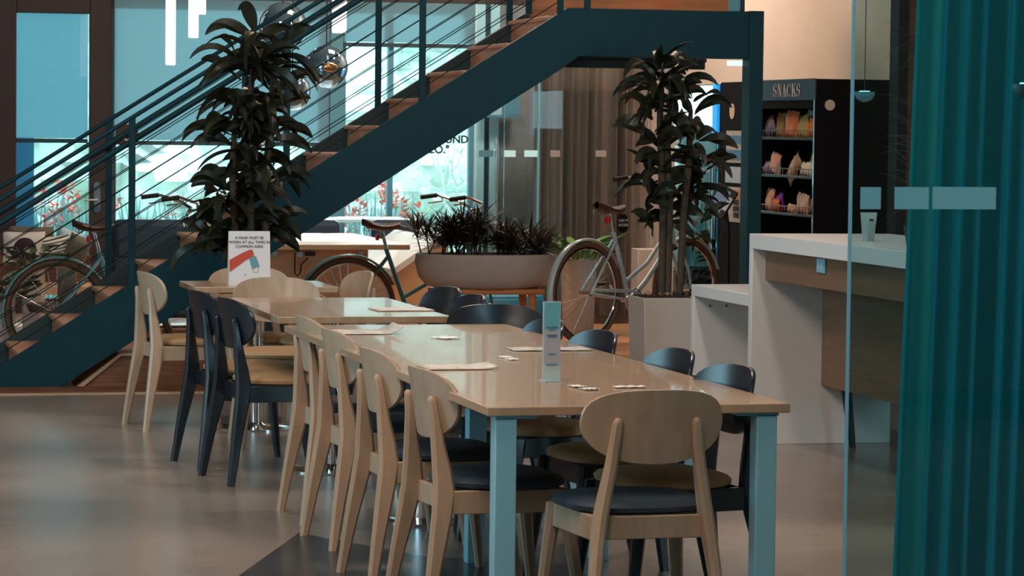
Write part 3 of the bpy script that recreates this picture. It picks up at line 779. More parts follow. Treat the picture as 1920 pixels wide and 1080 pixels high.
# black tower with posters
ya, yb = PX(1397, 300, XM).y, PX(1345, 300, XM).y
ya = max(ya, Y1+.02)
t = thing('poster_cabinet', 'tall black cabinet with badge and notices between column and drinks fridge', 'cabinet', (6.85, (ya+yb)/2, 0))
MB().box((XM+.02, ya, 0), (XW-.02, yb, HM)).out('body', 'matt_black', t, True, smooth=False)
badge(t, PX(1373, 209, XM+.018), 'x', .055)
def poster(px0, px1, y0, y1, m, bands=(), nm='notice'):
    a_ = PX(px1, y1, XM+.017); c_ = PX(px0, y0, XM+.017)
    MB().box((XM+.013, a_.y, a_.z), (XM+.019, c_.y, c_.z)).out(nm, m, t, True, smooth=False)
    H_ = c_.z-a_.z
    for f0, f1, mm in bands:
        MB().box((XM+.010, a_.y+.01, a_.z+H_*f0), (XM+.0128, c_.y-.01, a_.z+H_*f1)).out('notice_band', mm, t, True, smooth=False)
poster(1363, 1393, 245, 306, 'planter_beige', ((.1, .4, 'stripe_poster'), (.6, .85, 'stripe_poster')))
poster(1361, 1392, 312, 344, 'lav_print')
poster(1365, 1393, 350, 418, 'planter_beige', ((.68, .92, 'salmon'),))
for s_, py_ in (('SMILE', 384), ('UPPER', 396), ('CARE', 408)):
    q = PX(1380, py_, XM+.010); text_on('notice_text', s_, .05, Matrix.Translation(q) @ FACEX, 'dark_text', t, bold=.002)
# drinks fridge
yc_, yd = yb+.02, PX(1262, 300, XM).y
t = thing('drinks_fridge', 'glowing blue glass fronted drinks fridge behind the tall leafy plant', 'fridge', (6.85, (yc_+yd)/2, 0))
b = MB(); b.box((XM+.40, yc_, 0), (XW-.02, yd, HM-.01)).box((XM+.02, yc_, 0), (XM+.40, yc_+.04, HM-.01)).box((XM+.02, yd-.04, 0), (XM+.40, yd, HM-.01)).box((XM+.02, yc_+.04, 0), (XM+.40, yd-.04, .3)).box((XM+.02, yc_+.04, 1.55), (XM+.40, yd-.04, HM-.01))
b.out('body', 'header', t, True, smooth=False)
MB().box((XM+.002, yc_+.11, 1.57), (XM+.019, yd-.01, HM-.02)).out('light_box', 'fridge_glow', t, True, smooth=False)
MB().box((XM-.002, yc_+.0, 1.50), (XM+.019, yc_+.11, HM-.01)).out('side_panel', 'fridge_blue', t, True, smooth=False)
MB().box((XM+.37, yc_+.05, .32), (XM+.39, yd-.05, 1.54)).out('back_panel', 'fridge_in', t, True, smooth=False)  # back and side liners glow themselves in place of inner lamp light
MB().box((XM+.05, yd-.05, .32), (XM+.36, yd-.042, 1.54)).out('side_panel', 'fridge_in', t, True, smooth=False)
MB().box((XM+.03, yd-.095, .32), (XM+.10, yd-.055, 1.54)).box((XM+.03, yc_+.045, .32), (XM+.06, yc_+.06, 1.54)).box((XM+.03, (yc_+yd)/2+.05, .32), (XM+.05, (yc_+yd)/2+.10, 1.3)).out('light_strip', 'fridge_glow', t, True, smooth=False)
for k in range(4): MB().box((XM+.06, yc_+.05, .5+.26*k), (XM+.36, yd-.05, .51+.26*k)).out('shelf', 'chrome', t, True, smooth=False)
MB().box((XM+.004, yc_+.02, .31), (XM+.012, yd-.02, 1.55)).out('door', 'clear_glass', t, True, smooth=False)
MB().tube([(XM-.02, yc_+.06, .6), (XM-.02, yc_+.06, 1.3)], .01).out('door_handle', 'chrome', t, True)
bt = MB().lathe([(.001, 0), (.03, .002), (.032, .12), (.012, .17), (.012, .2), (0.001, .2)], n=12)
btl = tag(bt.out('drink_bottle', 'cushion_ice'), 'x', 'bottle', 'bottles in the drinks fridge')
first = True
names = ['lowest', 'second', 'third', 'top']
for k in range(2):
    for j in range(6):
        o = btl if first else dup(btl); first = False
        o.location = (XM+.12+.04*(j % 2), yc_+.12+j*(yd-yc_-.45)/5, .512+.26*k)
        o['label'] = 'pale drink bottle standing on the %s shelf of the drinks fridge' % names[k]; o['group'] = 'bottles on the %s fridge shelf' % names[k]
# tablet kiosk
Yk = 19.3; p = PY(1352, 378, Yk)
t = thing('tablet_kiosk', 'tablet on a slim dark stand by the teal column', 'tablet', (p.x+.03, Yk, 0))
mk = Matrix.Translation(p) @ Matrix.Rotation(-.5, 4, 'Z') @ Matrix.Rotation(math.radians(28), 4, 'Y') @ Matrix.Rotation(-.3, 4, 'X')
MB().box((-.075, -.01, -.11), (.075, .01, .11), mk).out('tablet', 'black', t, True, bevel=.008)
MB().box((-.058, -.0125, -.085), (.03, -.0105, .085), mk).out('screen', 'screen', t, True, smooth=False)
MB().box((.035, -.03, -.05), (.065, -.011, .05), mk).out('card_reader', 'paper_white', t, True, bevel=.003)
MB().tube([p+Vector((.03, .02, 0)), (p.x+.05, Yk, .9), (p.x+.05, Yk, .02)], .018).out('stand', 'black', t, True)
MB().lathe([(.16, 0), (.16, .015), (.02, .03)], (p.x+.05, Yk, 0)).out('base', 'black', t, True)

# ------------------------------------------------------------------ right side: frame, glass pane, teal curtain
q = PY(1683, 200, 17.6); q2 = PY(1701, 200, 17.6)
MB().box((q.x, 17.6, 0), (q2.x, 17.75, ZC)).out('trim_6', 'black', kind='structure', smooth=False)
MB().box((q2.x, 17.62, 0), (q2.x+.3, 17.72, ZC)).out('trim_7', 'timber_dark', kind='structure', smooth=False)
YP = 7.0
xg = PY(1594, 540, YP).x
t = thing('glass_screen', 'tall frameless glass screen with square markings in front of the teal curtain', 'glass screen', (xg+.6, YP, 0))
MB().box((xg, YP, 0), (4.4, YP+.012, 3.2)).out('glass_pane', 'tinted_glass', t, True, smooth=False)
MB().box((xg-.003, YP-.002, 0), (xg+.001, YP+.014, 3.2)).out('glass_edge', 'mullion', t, True, smooth=False)
for x0, x1 in ((1613, 1652), (1677, 1742), (1748, 1868)):
    a_ = PY(x0, 392, YP-.003); c_ = PY(x1, 351, YP-.003)
    MB().box((a_.x, YP-.003, a_.z), (c_.x, YP-.001, c_.z)).out('marking', 'tape_dim', t, True, smooth=False)
YC = 7.45
def drape(name, label, y, x0, x1, z0, z1, folds, amp, m, seed, n=220, flare=None, wob=.5):
    r = random.Random(seed); ks = [(r.uniform(.7, 1.5)*folds, r.uniform(0, 6), r.uniform(.35, 1)) for _ in range(4)]
    b = MB()
    def fn(u, v):
        s_ = sum(a_*math.sin(2*PI*k_*u+p_+.5*math.sin(2*v+p_)*wob) for k_, p_, a_ in ks)/1.8
        xx0 = x0+(flare(v) if flare else 0)
        return Vector((xx0+(x1-xx0)*u, y+amp*s_*(.75+.25*(1-v)), z0+(z1-z0)*v))
    b.grid(fn, n, 24)
    o = b.out(name, m); o['label'] = label; o['category'] = 'curtain'; return o
xe0 = PY(1715, 100, YC).x; xe1 = PY(1676, 1000, YC).x
z_a = PY(1715, 100, YC).z; z_b = PY(1676, 1000, YC).z
drape('teal_curtain', 'floor length teal curtain in deep folds behind the glass screen', YC, xe1, 4.3, .02, 3.1, 15, .045, 'curtain_teal', 4, n=600, flare=lambda v: (xe0-xe1)*(3.08*v-z_b)/(z_a-z_b), wob=.3)
cx0 = PY(1003, 300, 23.5).x; cx1 = PY(1262, 300, 23.5).x
drape('beige_curtain', 'long beige curtain hanging beneath the landing beside the fridge', 23.5, cx0, cx1, .05, 2.5, 12, .07, 'curtain_beige', 8, n=300)

# ------------------------------------------------------------------ pendants
def tube_lamp(px0, px1, pyb, Y, label):
    a_ = PY((px0+px1)/2, pyb, Y); r_ = (px1-px0)/2*Y*1.0/5600
    t = thing('tube_pendant', label, 'pendant lamp', (a_.x, Y, a_.z), group='white tube pendant lamps')
    MB().lathe([(r_*.9, 0), (r_, .01), (r_, .75), (r_*.5, .76)], n=20).out('shade', 'tube_glow', t)
    MB().tube([(0, 0, .76), (0, 0, ZC-a_.z)], .003, n=6).out('cord', 'cable_black', t)
tube_lamp(310, 329, 122, 21.8, 'white tube pendant hanging lowest, left of the leafy plant')
tube_lamp(353, 372, 71, 21.9, 'white tube pendant hanging second lowest above the leafy plant')
tube_lamp(368, 386, 27, 22.8, 'white tube pendant hanging highest, just right of another tube')
tube_lamp(622, 650, 62, 20.2, 'thick white tube pendant above the mirrored globes')
def globe(px, py, rpx, Y, label):
    c_ = PY(px, py, Y); r_ = rpx*Y/5600*1.0
    t = thing('globe_pendant', label, 'pendant lamp', c_, group='mirrored globe pendant lamps')
    MB().ball((0, 0, 0), r_, 32).out('globe', 'globe_smoke', t)
    MB().ball((0, -r_*.96, -.02*r_), r_*.35, 16, (1, .25, .6)).out('lamp_cap', 'gold', t)
    MB().tube([(0, 0, r_), (0, 0, ZC-c_.z)], .004, n=6).out('cord', 'cable_black', t)
globe(612, 126, 41, 20.8, 'mirrored globe pendant farthest right of the cluster')
globe(530, 50, 46, 21.4, 'mirrored globe pendant highest of the cluster behind plant leaves')
globe(548, 172, 36, 20.4, 'mirrored globe pendant lowest of the cluster beside plant leaves')
def bowl(px, py, Y, r_, label):  # hanging bowls built in place of lamp reflections in the glass
    c_ = PY(px, py, Y)
    t = thing('bowl_pendant', label, 'pendant lamp', c_, group='small bowl lamps behind the glass')
    MB().lathe([(r_, 0), (r_*.96, -.35*r_), (r_*.7, -.75*r_), (r_*.3, -.95*r_), (.001, -r_)], n=28).out('bowl', 'tape_dim', t)
    MB().lathe([(.001, -.004), (r_*.5, -.004), (r_*.5, .004), (.001, .004)], n=20).out('bulb', 'spot_glow', t)
    MB().tube([(0, 0, 0), (0, 0, ZC-c_.z)], .002, n=5).out('cord', 'cable_black', t)
bowl(1621, 172, 12.2, .045, 'small glowing bowl lamp seen through the glass before the snack machine')
bowl(1926, 158, 7.1, .038, 'small bowl lamp at the right edge in front of the teal curtain')

# ------------------------------------------------------------------ plants
def dracaena(label, base, pot_fn, canes, crowns, seed, soil_z, L=(.26, .40), W=.078):
    r = random.Random(seed)
    t = thing('potted_dracaena', label, 'plant', base)
    pot_fn(t)
    for pts in canes: MB().tube(pts, [.022]*(len(pts)-1)+[.014], n=9).out('cane', 'cane', t, True)
    for c_, n_, sc in crowns:
        b = MB()
        for k in range(int(n_*.8)):
            az = r.uniform(0, 2*PI); up = r.uniform(-.1, 1.5); h0 = r.uniform(-.16, .12)*sc
            d = Vector((math.cos(az), math.sin(az), up))
            b.leaf(Vector(c_)+Vector((math.cos(az)*.015, math.sin(az)*.015, h0)), d, r.uniform(*L)*sc, W*r.uniform(.75, 1.15), r.uniform(2.2, 5.0), r.uniform(-3, 3), seg=10)
        b.out('leaf_crown', 'leaf', t, True)
    return t
# plant 1 in front of the stairs
Y1p = 17.0
pb = PY(462, 700, Y1p); pb.z = 0
def pot1(t):
    MB().lathe([(.17, 0), (.19, .02), (.25, .50), (.25, .53), (.22, .53), (.22, .46), (.001, .46)], n=32).out('pot', 'pot_dark', t)
    MB().lathe([(.001, .49), (.215, .475), (.001, .47)], n=24).out('soil', 'soil', t)
def c1(px, py, dy=0): v = PY(px, py, Y1p+dy); return v
cr = []
for px_, py_, n_, sc in ((478, 95, 26, .95), (455, 150, 22, .95), (512, 130, 18, .9), (440, 235, 26, 1), (500, 215, 24, 1), (470, 300, 26, 1.0), (425, 350, 22, .85), (500, 330, 20, .85), (455, 400, 26, .85), (395, 420, 22, .75), (490, 420, 22, .8), (430, 455, 20, .7)):
    cr.append((c1(px_, py_, random.uniform(-.12, .12)), n_, sc))
s_ = Vector((pb.x, Y1p, .48))
dracaena('tall dark leafy plant in front of the left part of the staircase', pb, pot1,
         [[s_+Vector((.03, 0, 0)), c1(470, 400), c1(462, 250), c1(478, 95)], [s_-Vector((.05, 0, 0)), c1(440, 420), c1(436, 320), c1(440, 235)], [s_+Vector((.08, .03, 0)), c1(500, 400), c1(502, 300), c1(512, 130)]], cr, 11, .48)
# plant 2 on the right
Y2p = 17.15
pb2 = PY(1243, 700, Y2p); pb2.z = 0
def pot2(t):
    b = MB(); k = .177; k2 = .155; h_ = .575
    ring = lambda k_, z_: [(-k_, -k_, z_), (k_, -k_, z_), (k_, k_, z_), (-k_, k_, z_)]
    R_ = [[b.b.verts.new(p) for p in ring(a_, z_)] for a_, z_ in ((k2, 0), (k, h_), (k-.018, h_), (k-.018, h_-.03))]
    for i in range(3):
        for j in range(4): b.b.faces.new((R_[i][j], R_[i][(j+1) % 4], R_[i+1][(j+1) % 4], R_[i+1][j]))
    b.b.faces.new(R_[0]); b.b.faces.new(R_[-1])
    b.out('pot', 'planter_beige', t, bevel=.006)
    b = MB(); rr = random.Random(3)
    b.grid(lambda u, v: Vector(((u-.5)*.31, (v-.5)*.31, h_-.012+rr.uniform(0, .022))), 14, 14)
    b.out('soil', 'soil', t)
    b = MB()
    for k in range(70):
        b.leaf((rr.uniform(-.15, .15), rr.uniform(-.15, .15), h_), (rr.uniform(-1, 1), rr.uniform(-1, 1), rr.uniform(.2, 1)), rr.uniform(.03, .06), .006, .8, seg=3)
    b.out('bark_mulch', 'saddle_brown', t, kind='stuff')
def c2(px, py, dy=0): return PY(px, py, Y2p+dy)
cr = []
for px_, py_, n_, sc in ((1235, 140, 26, .85), (1262, 170, 20, .85), (1298, 215, 11, .7), (1225, 220, 14, .8), (1305, 275, 14, .75), (1235, 290, 18, .75), (1222, 345, 16, .7), (1290, 365, 13, .7), (1215, 385, 10, .6), (1320, 320, 12, .7), (1250, 400, 12, .6), (1310, 430, 10, .55)):
    cr.append((c2(px_, py_, random.uniform(-.1, .1)), n_, sc))
dracaena('tall dark leafy plant in a square beige pot beside the counter', pb2, pot2,
         [[c2(1240, 548), c2(1243, 400), c2(1238, 250), c2(1236, 140)], [c2(1252, 548), c2(1256, 380), c2(1250, 260), c2(1262, 170)], [c2(1274, 548), c2(1282, 400), c2(1292, 300), c2(1295, 205)]], cr, 23, .57, L=(.26, .44), W=.075)
t = thing('timber_platform', 'low timber platform under the oval planter and pale blue bicycle', 'platform', (5.0, 18.9, 0))
MB().box((4.0, 18.18, 0), (5.85, 19.62, .12)).out('body', 'timber_dark', t, True, smooth=False)
MB().box((4.0, 18.16, .12), (5.85, 19.62, .145)).out('deck', 'orange_wood', t, True, bevel=.003)
# oval planter on a wooden stand
YO = 19.2
a_ = PY(781, 480, YO); c_ = PY(1042, 480, YO); bt_ = PY(900, 540, YO).z
cxo = (a_.x+c_.x)/2; hw_ = (c_.x-a_.x)/2+.01; zr = PY(910, 478, YO-.2).z
t = thing('oval_planter', 'grey oval bowl planter of dark grasses on a wooden stand', 'planter', (cxo, YO, .145))
H_ = zr-bt_
MB().lathe([(.70, bt_), (.84, bt_+.02), (.95, bt_+.08), (1, zr-.05), (.985, zr), (.95, zr), (.94, zr-.04), (.001, zr-.04)], (cxo, YO, 0), 48, hw_, .26).out('bowl', 'planter_grey', t, True)
MB().lathe([(.001, zr-.02), (.93, zr-.035), (.001, zr-.038)], (cxo, YO, 0), 32, hw_, .25).out('soil', 'soil', t, True)
MB().box((cxo-.36, YO-.17, bt_-.035), (cxo+.36, YO+.17, bt_)).out('stand_top', 'orange_wood', t, True, bevel=.01)
for sx_ in (-1, 1):
    for sy_ in (-1, 1):
        MB().beam([(cxo+sx_*.30, YO+sy_*.13, .145), (cxo+sx_*.28, YO+sy_*.13, bt_-.03)], [(.04, .04), (.05, .05)]).out('stand_leg', 'orange_wood', t, True)
r = random.Random(9)
def clump(px0, px1, n, hmin, hmax, nm='grass_clump'):
    b = MB()
    xa, xb = PY(px0, 480, YO).x, PY(px1, 480, YO).x
    for k in range(n):
        st = Vector((r.uniform(xa, xb), YO+r.uniform(-.15, .15), zr-.03)); h_ = r.uniform(hmin, hmax)
        tip = st+Vector((r.uniform(-.07, .07), r.uniform(-.04, .04), h_))
        b.tube([st, tip], [.006, .004], n=5)
        for j in range(30):
            az = r.uniform(0, 2*PI); b.leaf(st.lerp(tip, r.uniform(.55, 1)), (math.cos(az), math.sin(az), r.uniform(.0, 1.6)), r.uniform(.14, .26), .012, r.uniform(.8, 2.2), seg=6)
    b.out(nm, 'leaf_grass', t, True, kind='stuff')
clump(800, 905, 22, .10, .24); clump(935, 1020, 16, .04, .16)
# counter-top grasses at the curtain edge
p = PZ(1716, 460, 1.061)
t = thing('trailing_grass_plant', 'thin leaved dark plant on the counter behind the teal curtain edge', 'plant', p)
MB().lathe([(.04, 0), (.055, .09), (.048, .09), (.001, .08)], n=20).out('pot', 'pot_dark', t)
b = MB()
for k in range(46):
    az = r.uniform(PI*.6, PI*1.5); z_ = r.uniform(.1, 1.0)
    b.leaf((0, 0, z_), (math.cos(az), math.sin(az)*.5, r.uniform(-.2, 1.2)), r.uniform(.10, .22), .007, 2.4, seg=6)
b.tube([(0, 0, .08), (.01, 0, 1.0)], .006, n=6)
b.out('leaves', 'leaf_grass', t)
# green plant and pale planters behind the bicycles
def cylinder_planter(px0, px1, pyt, Y, label, leaves=0, lm='leaf_green', sq=False, Ll=(.12, .22)):
    a_ = PY(px0, pyt, Y); c_ = PY(px1, pyt, Y); rr_ = (c_.x-a_.x)/2; cx = (a_.x+c_.x)/2; zt_ = a_.z
    t = thing('tall_planter', label, 'planter', (cx, Y, 0))
    if sq: MB().box((cx-rr_, Y-rr_, 0), (cx+rr_, Y+rr_, zt_)).out('pot', 'planter_beige', t, True, bevel=.006)
    else: MB().lathe([(rr_*.8, 0), (rr_*.85, .02), (rr_, zt_), (rr_*.9, zt_), (rr_*.88, zt_-.05), (.001, zt_-.05)], (cx, Y, 0), 32).out('pot', 'planter_beige', t, True)
    if leaves:
        b = MB(); r2 = random.Random(int(px0))
        for k in range(leaves):
            az = r2.uniform(0, 2*PI); st = Vector((cx+math.cos(az)*rr_*.4, Y+math.sin(az)*rr_*.4, zt_-.05)); d = Vector((math.cos(az)*.9, math.sin(az)*.9, r2.uniform(.5, 2)))
            e = st+d.normalized()*r2.uniform(.08, .22); b.tube([st, e], .003, n=4)
            b.leaf(e, (math.cos(az), math.sin(az), r2.uniform(-.2, .8)), r2.uniform(*Ll), r2.uniform(.06, .10), r2.uniform(.8, 2.2), seg=6)
        b.out('foliage', lm, t, True)
    return t
cylinder_planter(1052, 1118, 486, 21.9, 'tall pale planter with bright green leaves behind the right bicycle', 60)
cylinder_planter(1190, 1234, 466, 22.4, 'tall cream planter box behind the right bicycle frame', 0, sq=True)
cylinder_planter(-22, 30, 560, 19.9, 'pot of pale green leaves at the left edge beside the left bicycle', 60, 'leaf_pale', Ll=(.08, .16))
cylinder_planter(40, 85, 500, 20.8, 'cream pot with trailing leaves seen through the left bicycle wheel', 30, 'leaf_pale', Ll=(.08, .14))

# ------------------------------------------------------------------ bicycles
def bicycle(label, loc, rz, col, tyre='tyre_brown', step=False):
    t = thing('bicycle', label, 'bicycle', loc, rz, 'bicycles parked behind the stairs')
    R_, WB = .325, 1.03
    def circ(c, r_, n=48, a0=0, a1=2*PI, cl=True):
        return [Vector((c[0]+r_*math.cos(a0+(a1-a0)*k/(n if cl else n-1)), 0, c[1]+r_*math.sin(a0+(a1-a0)*k/(n if cl else n-1)))) for k in range(n)]
    for cx in (0, WB):
        wv = MB().tube(circ((cx, R_+.018), R_), .019, n=8, closed=True).out('tyre', tyre, t)
        MB().tube(circ((cx, R_+.018), R_-.026), .009, n=6, closed=True).out('rim', 'chrome', wv)
        b = MB()
        for k in range(28):
            a_ = k*2*PI/28; b.tube([(cx+.02*math.cos(a_+.6), .02*(-1)**k, R_+.018+.02*math.sin(a_+.6)), (cx+(R_-.03)*math.cos(a_), 0, R_+.018+(R_-.03)*math.sin(a_))], .0011, n=4)
        b.out('spokes', 'chrome', wv)
        MB().tube([(cx, -.045, R_+.018), (cx, .045, R_+.018)], .018, n=12).out('hub', 'chrome', wv)
        a0, a1 = (math.radians(25), math.radians(195)) if cx == 0 else (math.radians(20), math.radians(150))
        f = MB(); P_ = [[], []]
        def ff(u, v):
            a_ = a0+(a1-a0)*u; rr_ = R_+.040-.012*(2*v-1)**2
            return Vector((cx+rr_*math.cos(a_), (v-.5)*.055, R_+.018+rr_*math.sin(a_)))
        f.grid(ff, 30, 4); f.out('mudguard', col, t, solid=.002)
    A = Vector((0, 0, R_+.018)); BB = Vector((.44, 0, .28)); ST = Vector((.27, 0, .74)); HT = Vector((.86, 0, .80)); HB = Vector((.885, 0, .68)); FA = Vector((WB, 0, R_+.018))
    b = MB(); b.tube([BB, ST], .016)
    b.tube([BB, Vector((.60, 0, .40)), HB], .019)
    b.tube([BB+Vector((-.04, 0, .13)), Vector((.62, 0, .53)), HT-Vector((.0, 0, .03))], .015)
    b.tube([HT, HB], .021)
    for s_ in (-1, 1):
        b.tube([BB+Vector((0, s_*.02, 0)), A+Vector((0, s_*.05, 0))], .009, n=8); b.tube([ST+Vector((.015, s_*.015, -.05)), A+Vector((0, s_*.05, 0))], .008, n=8)
    b.out('frame', col, t)
    b = MB()
    for s_ in (-1, 1): b.tube([HB, HB+Vector((.02, s_*.045, -.05)), Vector((WB-.03, s_*.05, R_+.15)), FA+Vector((0, s_*.05, 0))], [.014, .013, .011, .008], n=8)
    b.out('fork', col, t)
    MB().tube([ST-Vector((-.02, 0, .06)), Vector((.235, 0, .875))], .0125).out('seat_post', 'chrome', t)
    b = MB()
    def sd(u, v):
        th = 2*PI*v; w_ = .085*(1-u)**.55+.018 if u > .18 else .085*(u/.18)**.4*.9+.02
        return Vector((.10+u*.27, w_*math.cos(th), .905+.022*math.sin(th)*(1 if math.sin(th) > 0 else 1.2)+.022*(1-u)**2-.018*math.sin(PI*u)))
    b.grid(sd, 18, 16)
    sdl = b.out('saddle', 'saddle_brown', t)
    MB().tube([(.13, -.03, .885), (.2, -.02, .872), (.32, -.01, .885)], .004, n=6).tube([(.13, .03, .885), (.2, .02, .872), (.32, .01, .885)], .004, n=6).tube([(.13, -.05, .89), (.13, -.05, .865), (.13, .05, .865), (.13, .05, .89)], .004, n=6).out('saddle_rails', 'chrome', sdl)
    hb = MB(); hb.tube([HT, Vector((.84, 0, .93)), Vector((.87, 0, 1.00))], .012)
    for s_ in (-1, 1): hb.tube([(.87, 0, 1.0), (.91, s_*.10, 1.02), (.87, s_*.24, 1.06), (.74, s_*.29, 1.10), (.66, s_*.30, 1.09)], .011, n=8)
    hbo = hb.out('handlebar', 'chrome', t)
    for s_ in (-1, 1):
        MB().tube([(.735, s_*.291, 1.10), (.62, s_*.305, 1.085)], .016, n=10).out('grip', 'rubber', hbo)
        MB().tube([(.76, s_*.27, 1.09), (.76, s_*.24, 1.06), (.66, s_*.26, 1.045)], .005, n=6).out('brake_lever', 'chrome', hbo)
    b = MB(); n = 28
    b.tube([BB+Vector((.08*math.cos(k*2*PI/n), -.045, .08*math.sin(k*2*PI/n))) for k in range(n)], .006, n=6, closed=True)
    for k in range(5): b.tube([BB+Vector((0, -.045, 0)), BB+Vector((.08*math.cos(k*1.256), -.045, .08*math.sin(k*1.256)))], .006, n=5)
    b.tube([BB+Vector((0, -.07, 0)), BB+Vector((.12, -.07, -.11))], .009, n=8).tube([BB+Vector((0, .07, 0)), BB+Vector((-.12, .07, .11))], .009, n=8).tube([BB+Vector((0, -.07, 0)), BB+Vector((0, .07, 0))], .012, n=8)
    b.out('crankset', 'chrome', t)
    MB().box(BB+Vector((.075, -.17, -.12)), BB+Vector((.165, -.08, -.10))).out('pedal', 'rubber', t, bevel=.004)
    MB().box(BB+Vector((-.165, .08, .10)), BB+Vector((-.075, .17, .12))).out('pedal', 'rubber', t, bevel=.004)
    MB().prism([(.02, -.06, .375), (.42, -.06, .36), (.51, -.06, .32), (.51, -.06, .29), (.42, -.06, .335), (.02, -.06, .355)], (0, .012, 0)).out('chain_guard', col, t, bevel=.004)
    MB().box((.195, -.02, .80), (.215, .02, .84)).out('rear_light', 'red_plastic', t, bevel=.005)
    return t
YBk = 19.9
p1 = PY(107, 590, YBk-.4); p2 = PY(652, 590, YBk)
bicycle('teal bicycle at far left seen through the stair railing', (p1.x, YBk-.4, 0), .10, 'bike_mint')
bicycle('teal bicycle with brown saddle between the wooden table and the oval planter', (p2.x, YBk, 0), .12, 'bike_teal')
p3 = PZ(1097, 647, .145)
b3 = bicycle('pale blue bicycle with red rear light right of the oval planter', (p3.x, p3.y, .145), math.radians(33), 'bike_blue', 'tyre_brown')
# hanging tag on the pale blue bicycle
t = MB(); n = 8; c_ = Vector((.31, -.05, .80))
t.prism([c_+Vector((.062*math.cos(PI/8+k*PI/4), 0, .066*math.sin(PI/8+k*PI/4))) for k in range(n)], (0, .004, 0))
tg = t.out('hanging_sign', 'black', b3, smooth=False)
for s_, z_ in (('TAKE ME', .012), ('OUTSIDE', -.018)):
    text_on('sign_text', s_, .026, Matrix.Translation(c_+Vector((0, -.002, z_))) @ FACE, 'cream_text', tg, world=False, ext=.0006)
MB().tube([c_+Vector((0, 0, .06)), c_+Vector((-.03, .04, .10))], .002, n=4).out('sign_cord', 'cable_black', tg)

# ------------------------------------------------------------------ furniture behind the stairs
# white topped work table
x1_ = 4.12; yN = 20.4
a_ = PZ(768, 466, .75)
t = thing('work_table', 'sunlit white topped work table with wood front behind the middle bicycle', 'table', (3.3, 21, 0))
a_ = PY(768, 466, yN)
MB().box((3.0, yN, .72), (a_.x+.0, 22.5, .752)).out('tabletop', 'white_top', t, True, bevel=.003)
MB().box((3.0, yN-.012, .715), (a_.x, yN, .748)).out('front_edge', 'pale_wood', t, True, smooth=False)
xp = PY(690, 500, yN+.4).x
MB().box((3.08, yN+.40, 0), (xp, yN+.43, .72)).out('front_panel', 'pale_wood', t, True, smooth=False)
b = MB()
for px_ in (516, 562, 678): q = PY(px_, 476, yN+.38); b.box(q+Vector((-.02, 0, -.02)), q+Vector((.02, .02, .02)))
b.out('bracket', 'chrome', t, True)
q = PY(582, 476, yN+.38); MB().box(q+Vector((-.035, 0, -.015)), q+Vector((.035, .02, .015))).out('socket_strip', 'black', t, True)
MB().tube([PY(553, 474, yN+.37), PY(553, 500, yN+.36), PY(553, 512, yN+.35), PY(557, 517, yN+.35), PY(563, 512, yN+.35), PY(566, 495, yN+.35), PY(574, 487, yN+.35), PY(577, 484, yN+.36)], .005, n=6).out('power_cord', 'cable_black', t, True)
# angular white-topped wood loungers
def wedge(px0, px1, py0, py1, Y, dep, label, th=.03):
    A = PY(px0, py0, Y); B = PY(px1, py1, Y)
    t = thing('angled_bench', label, 'bench', ((A.x+B.x)/2, Y+dep/2, 0), group='angled benches by the window')
    MB().prism([A, B, B-Vector((0, 0, .05)), A-Vector((0, 0, .05))], (0, dep, 0)).out('white_top', 'white_top', t, True, smooth=False)
    MB().prism([(A.x, Y+.02, 0), (B.x, Y+.02, 0), (B.x, Y+.02, B.z-.052), (A.x, Y+.02, A.z-.052)], (0, dep-.04, 0)).out('side_panel', 'pale_wood', t, True, smooth=False)
wedge(735, 842, 505, 432, 21.5, .9, 'angled bench with sloping white top left of the oval planter')
wedge(690, 775, 500, 436, 22.45, .7, 'angled bench with sloping white top behind the bicycle saddle')
# tubular seat chairs, sofas
def sofa(px0, px1, pyt, pyb, Y, m, label, dep=.6, back=True, name='lounge_sofa'):
    A = PY(px0, pyt, Y); B = PY(px1, pyt, Y); zs = max(.28, PY(px0, pyb, Y).z)
    t = thing(name, label, 'sofa', ((A.x+B.x)/2, Y+dep/2, 0))
    MB().box((A.x, Y, .08), (B.x, Y+dep, zs)).out('base', m, t, True, bevel=.03)
    MB().box((A.x, Y, zs-.05), (B.x, Y+.14, A.z)).out('backrest', m, t, True, bevel=.05)
    for x_ in (A.x+.05, B.x-.08): MB().box((x_, Y+.03, 0), (x_+.03, Y+.06, .08)).box((x_, Y+dep-.07, 0), (x_+.03, Y+dep-.04, .08)).out('foot', 'black', t, True)
sofa(212, 400, 412, 480, 22.9, 'sofa_navy', 'dark navy lounge sofa behind the stair railing', name='lounge_sofa')
sofa(860, 1022, 545, 570, 22.25, 'sofa_blue', 'bright blue seat seen beneath the oval planter', .5, name='upholstered_bench')
sofa(556, 640, 412, 470, 23.6, 'sofa_navy', 'dark tub chair against the window left of the blue table', .5, name='tub_chair')
sofa(700, 800, 412, 470, 23.55, 'sofa_navy', 'dark tub chair right of the blue table by the window', .5, name='tub_chair')
a_ = PZ(640, 418, .78); c_ = PZ(790, 404, .78)
t = thing('window_table', 'pale blue lit table by the window behind the work table', 'table', (4.6, 24.1, 0))
xa, xb = PY(612, 410, 24.0).x, PY(775, 410, 24.0).x; zt_ = PY(700, 412, 23.9).z
MB().box((xa, 24.0, zt_-.03), (xb, 24.7, zt_)).out('tabletop', 'tape', t, True, bevel=.003)
for x_ in (xa+.05, xb-.1):
    for y_ in (24.05, 24.62): MB().box((x_, y_, 0), (x_+.04, y_+.04, zt_-.03)).out('leg', 'mullion_dark', t, True)
